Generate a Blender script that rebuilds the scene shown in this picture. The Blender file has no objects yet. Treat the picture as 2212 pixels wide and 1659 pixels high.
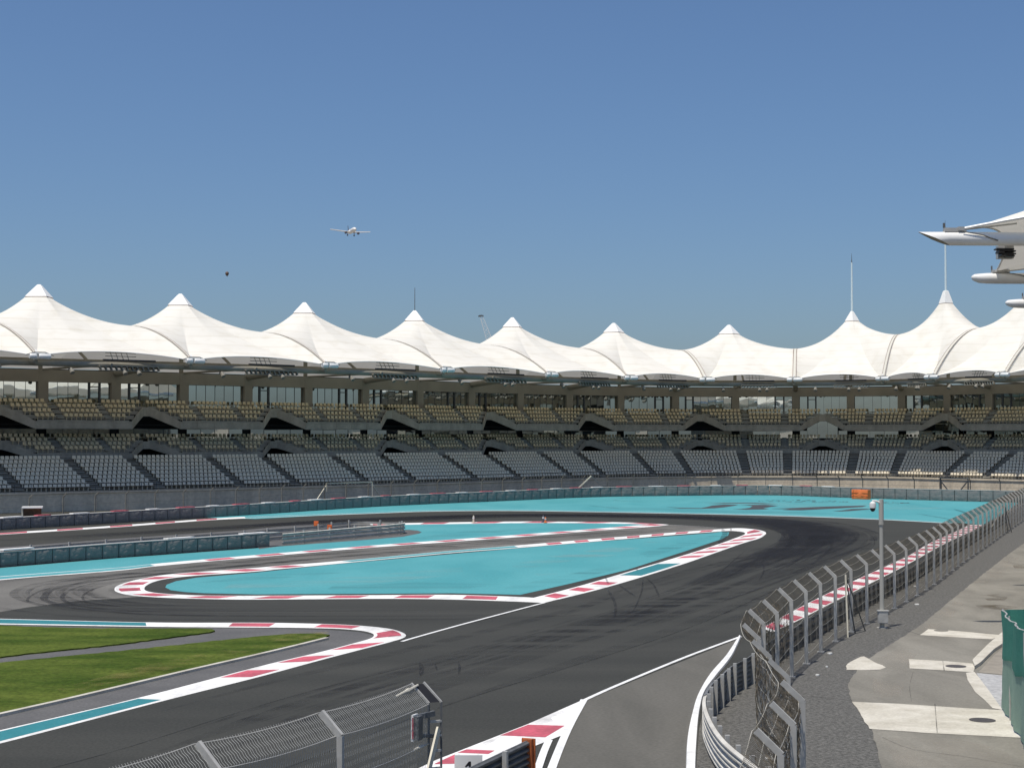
import bpy, bmesh, math, random
from mathutils import Vector, Matrix
random.seed(7)
R = math.radians
S = bpy.context.scene
COL = S.collection

# ------------------------------------------------------------------ camera
W0, H0, F = 2212.0, 1659.0, 3400.0
CAMH, PITCH = 9.0, math.atan(113.5 / 3400.0)
cd = bpy.data.cameras.new("camera")
cd.sensor_width = 36.0
cd.lens = 36.0 * F / W0
cd.clip_start, cd.clip_end = 0.5, 20000
cam = bpy.data.objects.new("camera", cd)
COL.objects.link(cam)
cam.location = (0, 0, CAMH)
cam.rotation_euler = (math.pi / 2 + PITCH, 0, 0)
S.camera = cam

# ------------------------------------------------------------------ sky, sun, exposure
SUN_EL = R(72.0)
SUN_AZ = math.atan2(-0.62, -0.78)           # compass direction of the sun (x = sin, y = cos)
wd = bpy.data.worlds.new("World")
S.world = wd
wd.use_nodes = True
nt = wd.node_tree
bg = nt.nodes["Background"]
sky = nt.nodes.new("ShaderNodeTexSky")
sky.sky_type = 'NISHITA'
sky.sun_disc = False
sky.sun_elevation = SUN_EL
sky.sun_rotation = SUN_AZ % (2 * math.pi)
sky.altitude = 0
sky.air_density = 1.0
sky.dust_density = 1.5
sky.ozone_density = 10.0
nt.links.new(sky.outputs[0], bg.inputs[0])
bg.inputs[1].default_value = 0.10
sd = bpy.data.lights.new("sun", 'SUN')
sd.energy = 4.2
sd.angle = R(0.53)
sd.color = (1.0, 0.94, 0.85)
sun = bpy.data.objects.new("sun", sd)
COL.objects.link(sun)
sv = Vector((math.sin(SUN_AZ) * math.cos(SUN_EL), math.cos(SUN_AZ) * math.cos(SUN_EL), math.sin(SUN_EL)))
sun.rotation_euler = sv.to_track_quat('Z', 'Y').to_euler()
sun.location = (0, 0, 60)
S.view_settings.view_transform = 'Standard'
S.view_settings.look = 'None'
S.view_settings.exposure = 0.0
S.view_settings.gamma = 1.0
try:
    S.cycles.max_bounces = 6
    S.cycles.transparent_max_bounces = 16
    S.cycles.use_denoising = True
except Exception:
    pass

# ------------------------------------------------------------------ helpers
CP, SP = math.cos(PITCH), math.sin(PITCH)

def ray(x, y):
    a = (x - W0 / 2) / F
    b = (H0 / 2 - y) / F
    return Vector((a, CP - b * SP, SP + b * CP))

def g(x, y, z=0.0):
    """photograph point (2212 px wide) to the point of the ground seen there"""
    d = ray(x, y)
    t = (z - CAMH) / d.z
    return Vector((d.x * t, d.y * t, z))

def atd(x, y, D):
    d = ray(x, y)
    t = D / d.y
    return Vector((d.x * t, D, CAMH + d.z * t))

def gl(pts):
    return [g(*p) for p in pts]

def cr(pts, n=8):
    """Catmull-Rom through the points"""
    out = []
    P = [pts[0]] + list(pts) + [pts[-1]]
    for i in range(1, len(P) - 2):
        p0, p1, p2, p3 = P[i - 1], P[i], P[i + 1], P[i + 2]
        for k in range(n):
            t = k / n
            out.append(0.5 * ((2 * p1) + (p2 - p0) * t + (2 * p0 - 5 * p1 + 4 * p2 - p3) * t * t
                              + (3 * p1 - p0 - 3 * p2 + p3) * t ** 3))
    out.append(pts[-1].copy())
    return out

class Path:
    def __init__(self, pts):
        self.p = pts
        self.l = [0.0]
        for a, b in zip(pts, pts[1:]):
            self.l.append(self.l[-1] + (b - a).length)
        self.L = self.l[-1]

    def at(self, s):
        s = min(max(s, 0.0), self.L)
        lo, hi = 0, len(self.l) - 1
        while hi - lo > 1:
            m = (lo + hi) // 2
            if self.l[m] <= s:
                lo = m
            else:
                hi = m
        d = self.l[hi] - self.l[lo]
        return self.p[lo].lerp(self.p[hi], (s - self.l[lo]) / d if d else 0)

    def tan(self, s):
        v = self.at(s + 0.3) - self.at(s - 0.3)
        v.z = 0
        return v.normalized()

    def near(self, q):
        best = min(range(len(self.p)), key=lambda i: (self.p[i] - q).length)
        return self.l[best]

class MB:
    """collects faces and links them as one mesh object"""
    def __init__(self):
        self.v, self.f, self.m = [], [], []
        self.cur = 0

    def face(self, pts, m=None):
        b = len(self.v)
        self.v += [tuple(p) for p in pts]
        self.f.append(tuple(range(b, b + len(pts))))
        self.m.append(self.cur if m is None else m)

    def grid(self, rows, m=None, close=False):
        b = len(self.v)
        n = len(rows[0])
        for r in rows:
            self.v += [tuple(p) for p in r]
        for i in range(len(rows) - 1):
            for j in range(n if close else n - 1):
                k = (j + 1) % n
                self.f.append((b + i * n + j, b + i * n + k, b + (i + 1) * n + k, b + (i + 1) * n + j))
                self.m.append(self.cur if m is None else m)

    def hexa(self, c, m=None):
        b = len(self.v)
        self.v += [tuple(p) for p in c]
        for q in ((0, 3, 2, 1), (4, 5, 6, 7), (0, 1, 5, 4), (1, 2, 6, 5), (2, 3, 7, 6), (3, 0, 4, 7)):
            self.f.append(tuple(b + i for i in q))
            self.m.append(self.cur if m is None else m)

    def box(self, c, ex, ey, ez, m=None):
        """centre and three half-extent vectors"""
        c, ex, ey, ez = Vector(c), Vector(ex), Vector(ey), Vector(ez)
        self.hexa([c - ex - ey - ez, c + ex - ey - ez, c + ex + ey - ez, c - ex + ey - ez,
                   c - ex - ey + ez, c + ex - ey + ez, c + ex + ey + ez, c - ex + ey + ez], m)

    def bar(self, a, b, w, h, up=(0, 0, 1), m=None):
        a, b = Vector(a), Vector(b)
        d = (b - a)
        s = d.cross(Vector(up))
        if s.length < 1e-6:
            s = d.cross(Vector((1, 0, 0)))
        s.normalize()
        u = s.cross(d).normalized()
        self.box((a + b) / 2, d / 2, s * w / 2, u * h / 2, m)

    def tube(self, pts, r, n=8, cap=True, m=None):
        pts = [Vector(p) for p in pts]
        rr = r if isinstance(r, (list, tuple)) else [r] * len(pts)
        rows = []
        ref = None
        for i, p in enumerate(pts):
            d = (pts[min(i + 1, len(pts) - 1)] - pts[max(i - 1, 0)])
            if d.length < 1e-9:
                d = Vector((0, 0, 1))
            d.normalize()
            if ref is None:
                ref = d.cross(Vector((0, 0, 1)))
                if ref.length < 1e-3:
                    ref = Vector((1, 0, 0))
            ref = (ref - d * ref.dot(d)).normalized()
            b = d.cross(ref)
            rows.append([p + (ref * math.cos(2 * math.pi * k / n) + b * math.sin(2 * math.pi * k / n)) * rr[i]
                         for k in range(n)])
        self.grid(rows, m, close=True)
        if cap:
            self.face(list(reversed(rows[0])), m)
            self.face(rows[-1], m)

    def build(self, name, mats, parent=None, smooth=False, angle=35):
        me = bpy.data.meshes.new(name)
        me.from_pydata(self.v, [], self.f)
        for mt in (mats if isinstance(mats, (list, tuple)) else [mats]):
            me.materials.append(mt)
        me.polygons.foreach_set("material_index", self.m)
        if smooth:
            me.polygons.foreach_set("use_smooth", [True] * len(self.f))
        me.update()
        bm = bmesh.new()
        bm.from_mesh(me)
        if smooth:
            bmesh.ops.remove_doubles(bm, verts=bm.verts, dist=1e-4)
        bm.normal_update()
        bm.to_mesh(me)
        bm.free()
        if smooth:
            me.set_sharp_from_angle(angle=R(angle))
        o = bpy.data.objects.new(name, me)
        COL.objects.link(o)
        if parent is not None:
            o.parent = parent
        return o

def tag(o, label=None, cat=None, group=None, kind=None):
    if label:
        o["label"] = label
    if cat:
        o["category"] = cat
    if group:
        o["group"] = group
    if kind:
        o["kind"] = kind
    return o

def thing(name, label, cat, group=None):
    o = bpy.data.objects.new(name, None)
    o.empty_display_size = 0.1
    COL.objects.link(o)
    return tag(o, label, cat, group)

# ------------------------------------------------------------------ materials
def mat(name, c1, c2=None, scale=1.0, rough=0.8, bump=0.0, bscale=None, stretch=None, rot=0.0, detail=5.0,
        metal=0.0, lo=0.35, hi=0.65, spec=0.3, fine=0.0, fscale=40.0, trans=0.0, dist=0.0):
    m = bpy.data.materials.new(name)
    m.use_nodes = True
    t = m.node_tree
    n, l = t.nodes, t.links
    bs = n["Principled BSDF"]
    out = n["Material Output"]
    bs.inputs["Roughness"].default_value = rough
    bs.inputs["Metallic"].default_value = metal
    bs.inputs["Specular IOR Level"].default_value = spec
    tc = n.new("ShaderNodeTexCoord")
    mp = n.new("ShaderNodeMapping")
    mp.inputs["Rotation"].default_value = (0, 0, rot)
    if stretch:
        mp.inputs["Scale"].default_value = stretch
    l.new(tc.outputs["Object"], mp.inputs[0])
    colout = None
    if c2 is not None:
        nz = n.new("ShaderNodeTexNoise")
        nz.inputs["Scale"].default_value = scale
        nz.inputs["Detail"].default_value = detail
        nz.inputs["Distortion"].default_value = dist
        l.new(mp.outputs[0], nz.inputs["Vector"])
        mr = n.new("ShaderNodeMapRange")
        mr.inputs[1].default_value = lo
        mr.inputs[2].default_value = hi
        l.new(nz.outputs["Fac"], mr.inputs[0])
        mx = n.new("ShaderNodeMix")
        mx.data_type = 'RGBA'
        mx.inputs[6].default_value = (*c1, 1)
        mx.inputs[7].default_value = (*c2, 1)
        l.new(mr.outputs[0], mx.inputs[0])
        colout = mx.outputs[2]
    if fine > 0:
        nf = n.new("ShaderNodeTexNoise")
        nf.inputs["Scale"].default_value = fscale
        nf.inputs["Detail"].default_value = 3
        l.new(tc.outputs["Object"], nf.inputs["Vector"])
        mr2 = n.new("ShaderNodeMapRange")
        mr2.inputs[1].default_value = 0.3
        mr2.inputs[2].default_value = 0.7
        mr2.inputs[3].default_value = 1 - fine
        mr2.inputs[4].default_value = 1 + fine
        l.new(nf.outputs["Fac"], mr2.inputs[0])
        mm = n.new("ShaderNodeMix")
        mm.data_type = 'RGBA'
        mm.blend_type = 'MULTIPLY'
        mm.inputs[0].default_value = 1
        if colout is not None:
            l.new(colout, mm.inputs[6])
        else:
            mm.inputs[6].default_value = (*c1, 1)
        l.new(mr2.outputs[0], mm.inputs[7])
        colout = mm.outputs[2]
    if colout is not None:
        l.new(colout, bs.inputs["Base Color"])
    else:
        bs.inputs["Base Color"].default_value = (*c1, 1)
    if bump > 0:
        nb = n.new("ShaderNodeTexNoise")
        nb.inputs["Scale"].default_value = bscale or scale
        nb.inputs["Detail"].default_value = 4
        l.new(mp.outputs[0], nb.inputs["Vector"])
        bp = n.new("ShaderNodeBump")
        bp.inputs["Strength"].default_value = min(1.0, bump)
        bp.inputs["Distance"].default_value = max(0.02, bump * 0.1)
        l.new(nb.outputs["Fac"], bp.inputs["Height"])
        l.new(bp.outputs[0], bs.inputs["Normal"])
    if trans > 0:
        tr = n.new("ShaderNodeBsdfTranslucent")
        tr.inputs[0].default_value = (*c1, 1)
        ms = n.new("ShaderNodeMixShader")
        ms.inputs[0].default_value = trans
        l.new(bs.outputs[0], ms.inputs[1])
        l.new(tr.outputs[0], ms.inputs[2])
        l.new(ms.outputs[0], out.inputs[0])
    return m

def film(name, col, lo, hi, scale, stretch, rot, amax, rough=0.75):
    """thin worn film (rubber, dust) that lets the surface below show through where it is worn away"""
    m = mat(name, col, rough=rough)
    t = m.node_tree
    n, l = t.nodes, t.links
    tc = n.new("ShaderNodeTexCoord")
    mp = n.new("ShaderNodeMapping")
    mp.inputs["Rotation"].default_value = (0, 0, rot)
    mp.inputs["Scale"].default_value = stretch
    l.new(tc.outputs["Object"], mp.inputs[0])
    nz = n.new("ShaderNodeTexNoise")
    nz.inputs["Scale"].default_value = scale
    nz.inputs["Detail"].default_value = 6
    l.new(mp.outputs[0], nz.inputs["Vector"])
    mr = n.new("ShaderNodeMapRange")
    mr.inputs[1].default_value = lo
    mr.inputs[2].default_value = hi
    mr.inputs[3].default_value = 0
    mr.inputs[4].default_value = amax
    l.new(nz.outputs["Fac"], mr.inputs[0])
    l.new(mr.outputs[0], n["Principled BSDF"].inputs["Alpha"])
    return m

TRK_ROT = -math.atan2(12.5, 5.4)          # direction of the long straight
M = {}
M['ground'] = mat("ground_sand", (0.30, 0.27, 0.22), (0.22, 0.20, 0.17), 0.05, fine=0.15, fscale=2)
M['asphalt'] = mat("asphalt_dark", (0.0455, 0.046, 0.0405), (0.0565, 0.0565, 0.0495), 0.35, rough=0.75,
                   stretch=(0.05, 0.9, 1), rot=TRK_ROT, fine=0.20, fscale=11, bump=0.05, bscale=60, spec=0.12)
M['asphalt_old'] = mat("asphalt_old", (0.115, 0.110, 0.098), (0.175, 0.168, 0.150), 0.12, rough=0.85, fine=0.12,
                       fscale=6, dist=0.6)
M['asphalt_pit'] = mat("asphalt_pit", (0.100, 0.096, 0.082), (0.128, 0.122, 0.105), 0.35, rough=0.85, fine=0.12,
                       stretch=(1, 0.25, 1), fscale=9, dist=0.8)
M['apron'] = mat("asphalt_apron", (0.098, 0.097, 0.096), (0.120, 0.118, 0.115), 0.5, rough=0.85, fine=0.15, fscale=9)
M['road'] = mat("service_asphalt", (0.165, 0.156, 0.132), (0.235, 0.222, 0.188), 0.45, rough=0.88, fine=0.12, fscale=14,
                stretch=(1, 0.35, 1), rot=0.4, dist=0.7)
M['concrete'] = mat("pale_concrete", (0.45, 0.42, 0.35), (0.58, 0.55, 0.475), 0.9, rough=0.9, fine=0.10, fscale=12, dist=0.5)
M['cyan'] = mat("runoff_paint", (0.062, 0.280, 0.305), (0.086, 0.322, 0.345), 0.16, rough=0.75, fine=0.10, fscale=7,
                stretch=(1, 0.5, 1), dist=0.5)
M['teal'] = mat("teal_paint", (0.030, 0.185, 0.205), (0.038, 0.21, 0.235), 0.8, rough=0.6, fine=0.06, fscale=8)
M['white_paint'] = mat("white_paint", (0.80, 0.79, 0.76), (0.50, 0.50, 0.48), 0.55, rough=0.65, fine=0.10, fscale=7,
                       lo=0.50, hi=0.82, stretch=(1.4, 0.6, 1), rot=TRK_ROT)
M['red_paint'] = mat("red_paint", (0.60, 0.115, 0.155), (0.36, 0.085, 0.105), 0.6, rough=0.65, fine=0.14, fscale=7)
M['line'] = mat("line_paint", (0.78, 0.78, 0.76), (0.60, 0.60, 0.58), 1.2, rough=0.6, fine=0.08, fscale=12, lo=0.5, hi=0.75)
M['grass'] = mat("turf", (0.038, 0.066, 0.008), (0.088, 0.116, 0.020), 0.45, rough=0.95, fine=0.30, fscale=7, bump=0.35,
                 bscale=25, spec=0.1, stretch=(0.5, 1.4, 1))
M['grass_dry'] = film("dry_turf", (0.23, 0.18, 0.06), 0.45, 0.75, 1.1, (1, 1, 1), 0, 0.40, 0.95)
M['gravel'] = mat("dark_gravel", (0.072, 0.071, 0.066), (0.145, 0.142, 0.132), 8.5, rough=0.95, fine=0.30, fscale=34,
                  bump=0.28, bscale=20, detail=8.0, spec=0.2)
M['rubber'] = film("tyre_rubber", (0.018, 0.018, 0.020), 0.32, 0.62, 0.5, (0.12, 1.6, 1), TRK_ROT, 0.42)
M['rubber_thin'] = film("tyre_rubber_thin", (0.020, 0.020, 0.022), 0.36, 0.75, 0.5, (0.05, 1.8, 1), TRK_ROT, 0.26)
M['stain'] = film("road_stain", (0.10, 0.075, 0.045), 0.40, 0.68, 0.8, (1, 0.5, 1), 0, 0.55)
M['dust'] = film("road_dust", (0.40, 0.36, 0.30), 0.45, 0.75, 0.5, (1, 0.25, 1), 0.45, 0.40)
M['fabric'] = mat("tent_membrane", (0.90, 0.87, 0.785), (0.86, 0.83, 0.745), 0.16, rough=0.75, stretch=(1, 1, 5),
                  trans=0.22, spec=0.2)
def membrane_detail(m):
    n, l = m.node_tree.nodes, m.node_tree.links
    bs = n["Principled BSDF"]
    src = bs.inputs["Base Color"].links[0].from_socket
    tc = n.new("ShaderNodeTexCoord")
    sx = n.new("ShaderNodeSeparateXYZ")
    nz = n.new("ShaderNodeTexNoise")
    nz.inputs["Scale"].default_value = 0.12
    l.new(tc.outputs["Object"], nz.inputs["Vector"])
    l.new(tc.outputs["Object"], sx.inputs[0])
    ad = n.new("ShaderNodeMath"); ad.operation = 'MULTIPLY_ADD'
    l.new(nz.outputs["Fac"], ad.inputs[0]); ad.inputs[1].default_value = 1.1
    l.new(sx.outputs[2], ad.inputs[2])
    dv = n.new("ShaderNodeMath"); dv.operation = 'DIVIDE'; dv.inputs[1].default_value = 1.35
    l.new(ad.outputs[0], dv.inputs[0])
    fr = n.new("ShaderNodeMath"); fr.operation = 'FRACT'
    l.new(dv.outputs[0], fr.inputs[0])
    lt = n.new("ShaderNodeMath"); lt.operation = 'LESS_THAN'; lt.inputs[1].default_value = 0.085
    l.new(fr.outputs[0], lt.inputs[0])
    n2 = n.new("ShaderNodeTexNoise"); n2.inputs["Scale"].default_value = 0.5; n2.inputs["Detail"].default_value = 6
    mp = n.new("ShaderNodeMapping"); mp.inputs["Scale"].default_value = (1, 1, 0.18)
    l.new(tc.outputs["Object"], mp.inputs[0]); l.new(mp.outputs[0], n2.inputs["Vector"])
    mr = n.new("ShaderNodeMapRange"); mr.inputs[1].default_value = .5; mr.inputs[2].default_value = .8; mr.inputs[4].default_value = .55
    l.new(n2.outputs["Fac"], mr.inputs[0])
    mx = n.new("ShaderNodeMath"); mx.operation = 'MULTIPLY_ADD'; mx.inputs[1].default_value = .40
    l.new(lt.outputs[0], mx.inputs[0]); l.new(mr.outputs[0], mx.inputs[2])
    mm = n.new("ShaderNodeMix"); mm.data_type = 'RGBA'; mm.blend_type = 'MULTIPLY'
    mm.inputs[7].default_value = (.80, .77, .70, 1)
    l.new(mx.outputs[0], mm.inputs[0]); l.new(src, mm.inputs[6])
    l.new(mm.outputs[2], bs.inputs["Base Color"])
membrane_detail(M['fabric'])
M['cap'] = mat("tent_cap", (0.84, 0.83, 0.79), rough=0.55)
M['lace'] = mat("seam_lacing", (0.17, 0.10, 0.08), (0.28, 0.18, 0.14), 3, rough=0.8)
M['seam_pale'] = mat("seam_pale", (0.60, 0.58, 0.50), rough=0.8)
M['white_metal'] = mat("white_steel", (0.80, 0.80, 0.77), (0.74, 0.73, 0.69), 0.7, rough=0.42, spec=0.5)
M['beam_grey'] = mat("grey_steel", (0.30, 0.28, 0.225), (0.25, 0.235, 0.19), 0.6, rough=0.65, spec=0.15)
M['beige'] = mat("beige_panel", (0.33, 0.295, 0.235), (0.285, 0.255, 0.205), 0.35, rough=0.8)
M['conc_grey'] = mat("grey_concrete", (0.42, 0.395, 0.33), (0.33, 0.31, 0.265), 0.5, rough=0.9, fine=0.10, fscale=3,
                     stretch=(1, 1, 0.4))
M['conc_wall'] = mat("wall_concrete", (0.73, 0.62, 0.46), (0.58, 0.495, 0.37), 0.45, rough=0.9, fine=0.12, fscale=2.5,
                     stretch=(1, 1, 0.25), dist=0.4)
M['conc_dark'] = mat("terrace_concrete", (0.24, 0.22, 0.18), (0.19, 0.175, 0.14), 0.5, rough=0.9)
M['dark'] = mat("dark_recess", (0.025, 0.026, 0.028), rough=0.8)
M['rail_dark'] = mat("dark_rail", (0.09, 0.095, 0.10), rough=0.5, metal=0.3)
M['seat_white'] = mat("white_seat", (0.82, 0.74, 0.58), rough=0.5)
M['seat_sand'] = mat("sand_seat", (0.74, 0.62, 0.40), (0.68, 0.56, 0.35), 0.4, rough=0.5)
M['block'] = mat("barrier_foam", (0.178, 0.176, 0.168), (0.238, 0.232, 0.218), 0.9, rough=0.55, bump=1.0, bscale=1.7,
                 stretch=(1, 1, 1.7))
M['orange'] = mat("orange_foam", (0.92, 0.23, 0.07), (0.82, 0.18, 0.05), 1.5, rough=0.6, bump=0.5, bscale=3)
M['galv'] = mat("galvanised_steel", (0.50, 0.49, 0.455), (0.41, 0.40, 0.37), 4, rough=0.5, metal=0.15, spec=0.5)
M['galv_dark'] = mat("weathered_steel", (0.16, 0.165, 0.165), (0.11, 0.115, 0.115), 3, rough=0.55, metal=0.3)
M['armco'] = mat("guard_rail_steel", (0.62, 0.60, 0.54), (0.48, 0.46, 0.41), 1.6, rough=0.6, spec=0.3)
M['armco_dull_shaded'] = mat("guard_rail_dull_shaded", (0.24, 0.24, 0.235), (0.18, 0.18, 0.175), 1.6, rough=0.5, metal=0.3)  # dull rail steel; its dark colour also paints the long rail's shaded back
M['wire'] = mat("fence_wire", (0.46, 0.46, 0.43), rough=0.5, metal=0.2)
M['net'] = mat("brown_net", (0.17, 0.14, 0.10), (0.11, 0.095, 0.07), 2, rough=0.9)
M['rope'] = mat("pale_cable", (0.55, 0.52, 0.44), rough=0.7)
M['pole'] = mat("pole_steel", (0.46, 0.445, 0.40), (0.39, 0.38, 0.34), 1.4, rough=0.5, spec=0.4, stretch=(1, 1, 0.3))
M['balcony'] = mat("balcony_panel", (0.46, 0.42, 0.345), (0.36, 0.33, 0.27), 0.9, rough=0.8, stretch=(1, 1, 0.3), fine=0.08, fscale=3)
M['far_post'] = mat("dull_post", (0.24, 0.225, 0.19), (0.19, 0.18, 0.15), 2, rough=0.7)
M['black'] = mat("black_plastic", (0.02, 0.02, 0.022), rough=0.4)
M['wood'] = mat("brown_wood", (0.15, 0.085, 0.045), (0.10, 0.055, 0.03), 4, rough=0.8)
M['rust'] = mat("orange_post", (0.50, 0.145, 0.045), (0.36, 0.10, 0.035), 5, rough=0.7)
M['cream'] = mat("cream_paint", (0.66, 0.62, 0.50), (0.55, 0.51, 0.41), 3, rough=0.7)
M['net_green'] = mat("green_netting", (0.06, 0.255, 0.19), (0.085, 0.30, 0.225), 0.9, rough=0.9, fine=0.25, fscale=60,
                     trans=0.25, bump=0.5, bscale=2.2)
M['net_pale'] = mat("pale_green_netting", (0.27, 0.40, 0.315), (0.31, 0.44, 0.345), 0.9, rough=0.9, fine=0.18, fscale=60,
                    trans=0.2, bump=0.5, bscale=1.8)
M['iron'] = mat("cast_iron", (0.07, 0.065, 0.065), rough=0.7, fine=0.3, fscale=30)
M['logo'] = mat("dark_marking", (0.065, 0.07, 0.075), (0.05, 0.055, 0.06), 0.5, rough=0.8, fine=0.1, fscale=5)
M['mast'] = mat("mast_paint", (0.60, 0.70, 0.72), rough=0.4)
M['plane'] = mat("aircraft_paint", (0.78, 0.76, 0.72), rough=0.4)
M['plane_dark'] = mat("aircraft_dark", (0.10, 0.10, 0.13), rough=0.4)

def glass_mat():
    m = bpy.data.materials.new("tinted_window_glass")
    m.use_nodes = True
    n, l = m.node_tree.nodes, m.node_tree.links
    n.remove(n["Principled BSDF"])
    gl_ = n.new("ShaderNodeBsdfGlossy")
    gl_.inputs["Color"].default_value = (0.72, 0.76, 0.72, 1)
    gl_.inputs["Roughness"].default_value = 0.015
    df = n.new("ShaderNodeBsdfDiffuse")
    df.inputs["Color"].default_value = (0.02, 0.03, 0.033, 1)
    mx = n.new("ShaderNodeMixShader")
    mx.inputs[0].default_value = 0.80
    tc = n.new("ShaderNodeTexCoord")
    nz = n.new("ShaderNodeTexNoise")
    nz.inputs["Scale"].default_value = 0.5
    nz.inputs["Detail"].default_value = 1.5
    bp = n.new("ShaderNodeBump")
    bp.inputs["Strength"].default_value = 0.25
    bp.inputs["Distance"].default_value = 0.012
    l.new(tc.outputs["Object"], nz.inputs["Vector"])
    l.new(nz.outputs["Fac"], bp.inputs["Height"])
    l.new(bp.outputs[0], gl_.inputs["Normal"])
    l.new(df.outputs[0], mx.inputs[1])
    l.new(gl_.outputs[0], mx.inputs[2])
    l.new(mx.outputs[0], n["Material Output"].inputs[0])
    return m
M['glass'] = glass_mat()

# ================================================================== GROUND AND TRACK
Z_TRK, Z_OLD, Z_CY, Z_FILM, Z_KERB, Z_KERB2, Z_TOP = 0.010, 0.014, 0.018, 0.034, 0.026, 0.030, 0.038

def lift(pts, z):
    return [Vector((p.x, p.y, z)) for p in pts]

def ragged(P, amp, step=0.5, seed=1):
    r_ = random.Random(seed)
    out = []
    for i in range(len(P)):
        a, b = P[i], P[(i + 1) % len(P)]
        n = min(220, max(1, int((b - a).length / step)))
        for k in range(n):
            q = a.lerp(b, k / n)
            out.append(Vector((q.x + r_.uniform(-amp, amp), q.y + r_.uniform(-amp, amp), q.z)))
    return out

def sheet(name, polys, m, z, kind='structure', label=None, smooth_n=0, rag=0.0):
    mb = MB()
    for poly in polys:
        P = gl(poly) if not isinstance(poly[0], Vector) else poly
        if rag:
            P = ragged(P, rag)
        if smooth_n:
            P = cr(P + [P[0]], smooth_n)[:-1]
        mb.face(lift(P, z))
    o = mb.build(name, m)
    bm = bmesh.new()
    bm.from_mesh(o.data)
    for f in bm.faces:
        f.normal_update()
        if f.normal.z < 0:
            f.normal_flip()
    bmesh.ops.triangulate(bm, faces=bm.faces)
    bm.to_mesh(o.data)
    bm.free()
    return tag(o, label, None, None, kind)

mb = MB()
mb.face([(-3000, -3000, 0), (3000, -3000, 0), (3000, 3000, 0), (-3000, 3000, 0)])
tag(mb.build("ground", M['ground']), kind='structure')
mb = MB()
mb.face([(-190, 12, Z_TRK), (130, 12, Z_TRK), (130, 330, Z_TRK), (-190, 330, Z_TRK)])
tag(mb.build("race_track", M['asphalt']), kind='structure')

# older, paler asphalt of the slow chicane
sheet("old_track", [[(-300, 1283), (0, 1254), (249, 1234), (349, 1223), (552, 1205), (801, 1184), (1104, 1162), (1253, 1150), (1400, 1139),
                     (1446, 1134), (1500, 1137.5), (1560, 1143), (1453, 1153), (1303, 1164), (1104, 1181), (727, 1214), (552, 1229),
                     (374, 1243), (290, 1260), (262, 1274), (304, 1289), (160, 1299), (60, 1312), (0, 1322), (-300, 1360)]],
      M['asphalt_old'], Z_OLD)
sheet("pit_exit", [[(1262, 1514), (1420, 1450), (1596, 1380), (1566, 1425), (1533, 1465), (1510, 1504), (1497, 1545), (1487, 1595),
                    (1483, 1659), (1488, 1900), (1105, 1900), (1191, 1659)]], M['asphalt_pit'], Z_OLD)

# turquoise run-off areas
tri = [(357, 1269), (360, 1263), (380, 1255.5), (424, 1248), (552, 1237), (724, 1219), (1104, 1185.6), (1304, 1169), (1478, 1156), (1541, 1151),
       (1558, 1148.6), (1575, 1149.8), (1573, 1156.6), (1561, 1164), (1478, 1191.5), (1353.5, 1231.4), (1229, 1261.4),
       (1124, 1285), (976, 1281.5), (826, 1282.6), (552, 1284), (440, 1281.5), (399, 1279), (369, 1275)]
sliver = [(-300, 1250), (0, 1227), (250, 1206), (552, 1184.5), (602, 1180.3), (700, 1172.5), (801, 1165), (870, 1159), (905, 1152.5), (911, 1149.5),
          (902, 1146), (884, 1144.5), (872, 1144.5), (872, 1133.5), (1104, 1130), (1228, 1130), (1353, 1131.6), (1395, 1133), (1253, 1145),
          (1104, 1156.5), (801, 1179), (552, 1199.5), (349, 1217), (249, 1227), (0, 1247), (-300, 1274)]
outer = [(440, 1118), (552, 1111), (826, 1093), (1104, 1080.5), (1278, 1073), (1428, 1070.5), (1656, 1069), (1832, 1074), (2008, 1080), (2144, 1084),
         (2300, 1089), (2330, 1120), (2200, 1138), (2128, 1133.7), (2058, 1128.7), (1882, 1119.5), (1656, 1111.5), (1353, 1105), (1104, 1101.5), (926, 1103),
         (801, 1108), (552, 1121)]
sheet("runoff_area", [tri, sliver, outer], M['cyan'], Z_CY)
sheet("barrier_apron", [[(560, 1186), (602, 1180.5), (700, 1173), (801, 1165.5), (870, 1159.5), (903, 1153), (910, 1149.5),
                         (902, 1146.2), (884, 1145), (872, 1145), (860, 1128), (700, 1128), (520, 1146), (250, 1164), (0, 1183), (-300, 1200), (-300, 1238), (0, 1222),
                         (250, 1200), (552, 1178)]],
      M['apron'], 0.022)

# turf, path and concrete edging beside the near kerb
g_low = [(-500, 1485), (0, 1434.5), (125, 1422), (249.5, 1410), (400, 1394), (552, 1378), (640, 1371), (690, 1370.5), (714, 1373.5), (706, 1379), (640, 1395), (552, 1416), (425, 1446),
         (299, 1475), (150, 1511), (0, 1545), (-500, 1660)]
g_up = [(-500, 1352), (0, 1353.5), (100, 1357.5), (200, 1359.6), (300, 1360), (424, 1360), (455, 1362), (466, 1365.5), (440, 1370), (249.5, 1395.3), (125, 1408), (0, 1421.5), (-500, 1468)]
sheet("lawn_apron", [[(-520, 1346), (0, 1350), (200, 1355), (330, 1356), (560, 1357), (700, 1360), (775, 1365), (815, 1374), (812, 1384), (770, 1394), (552, 1440), (300, 1507), (0, 1577), (-520, 1700)]],
      M['apron'], Z_OLD)

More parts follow.
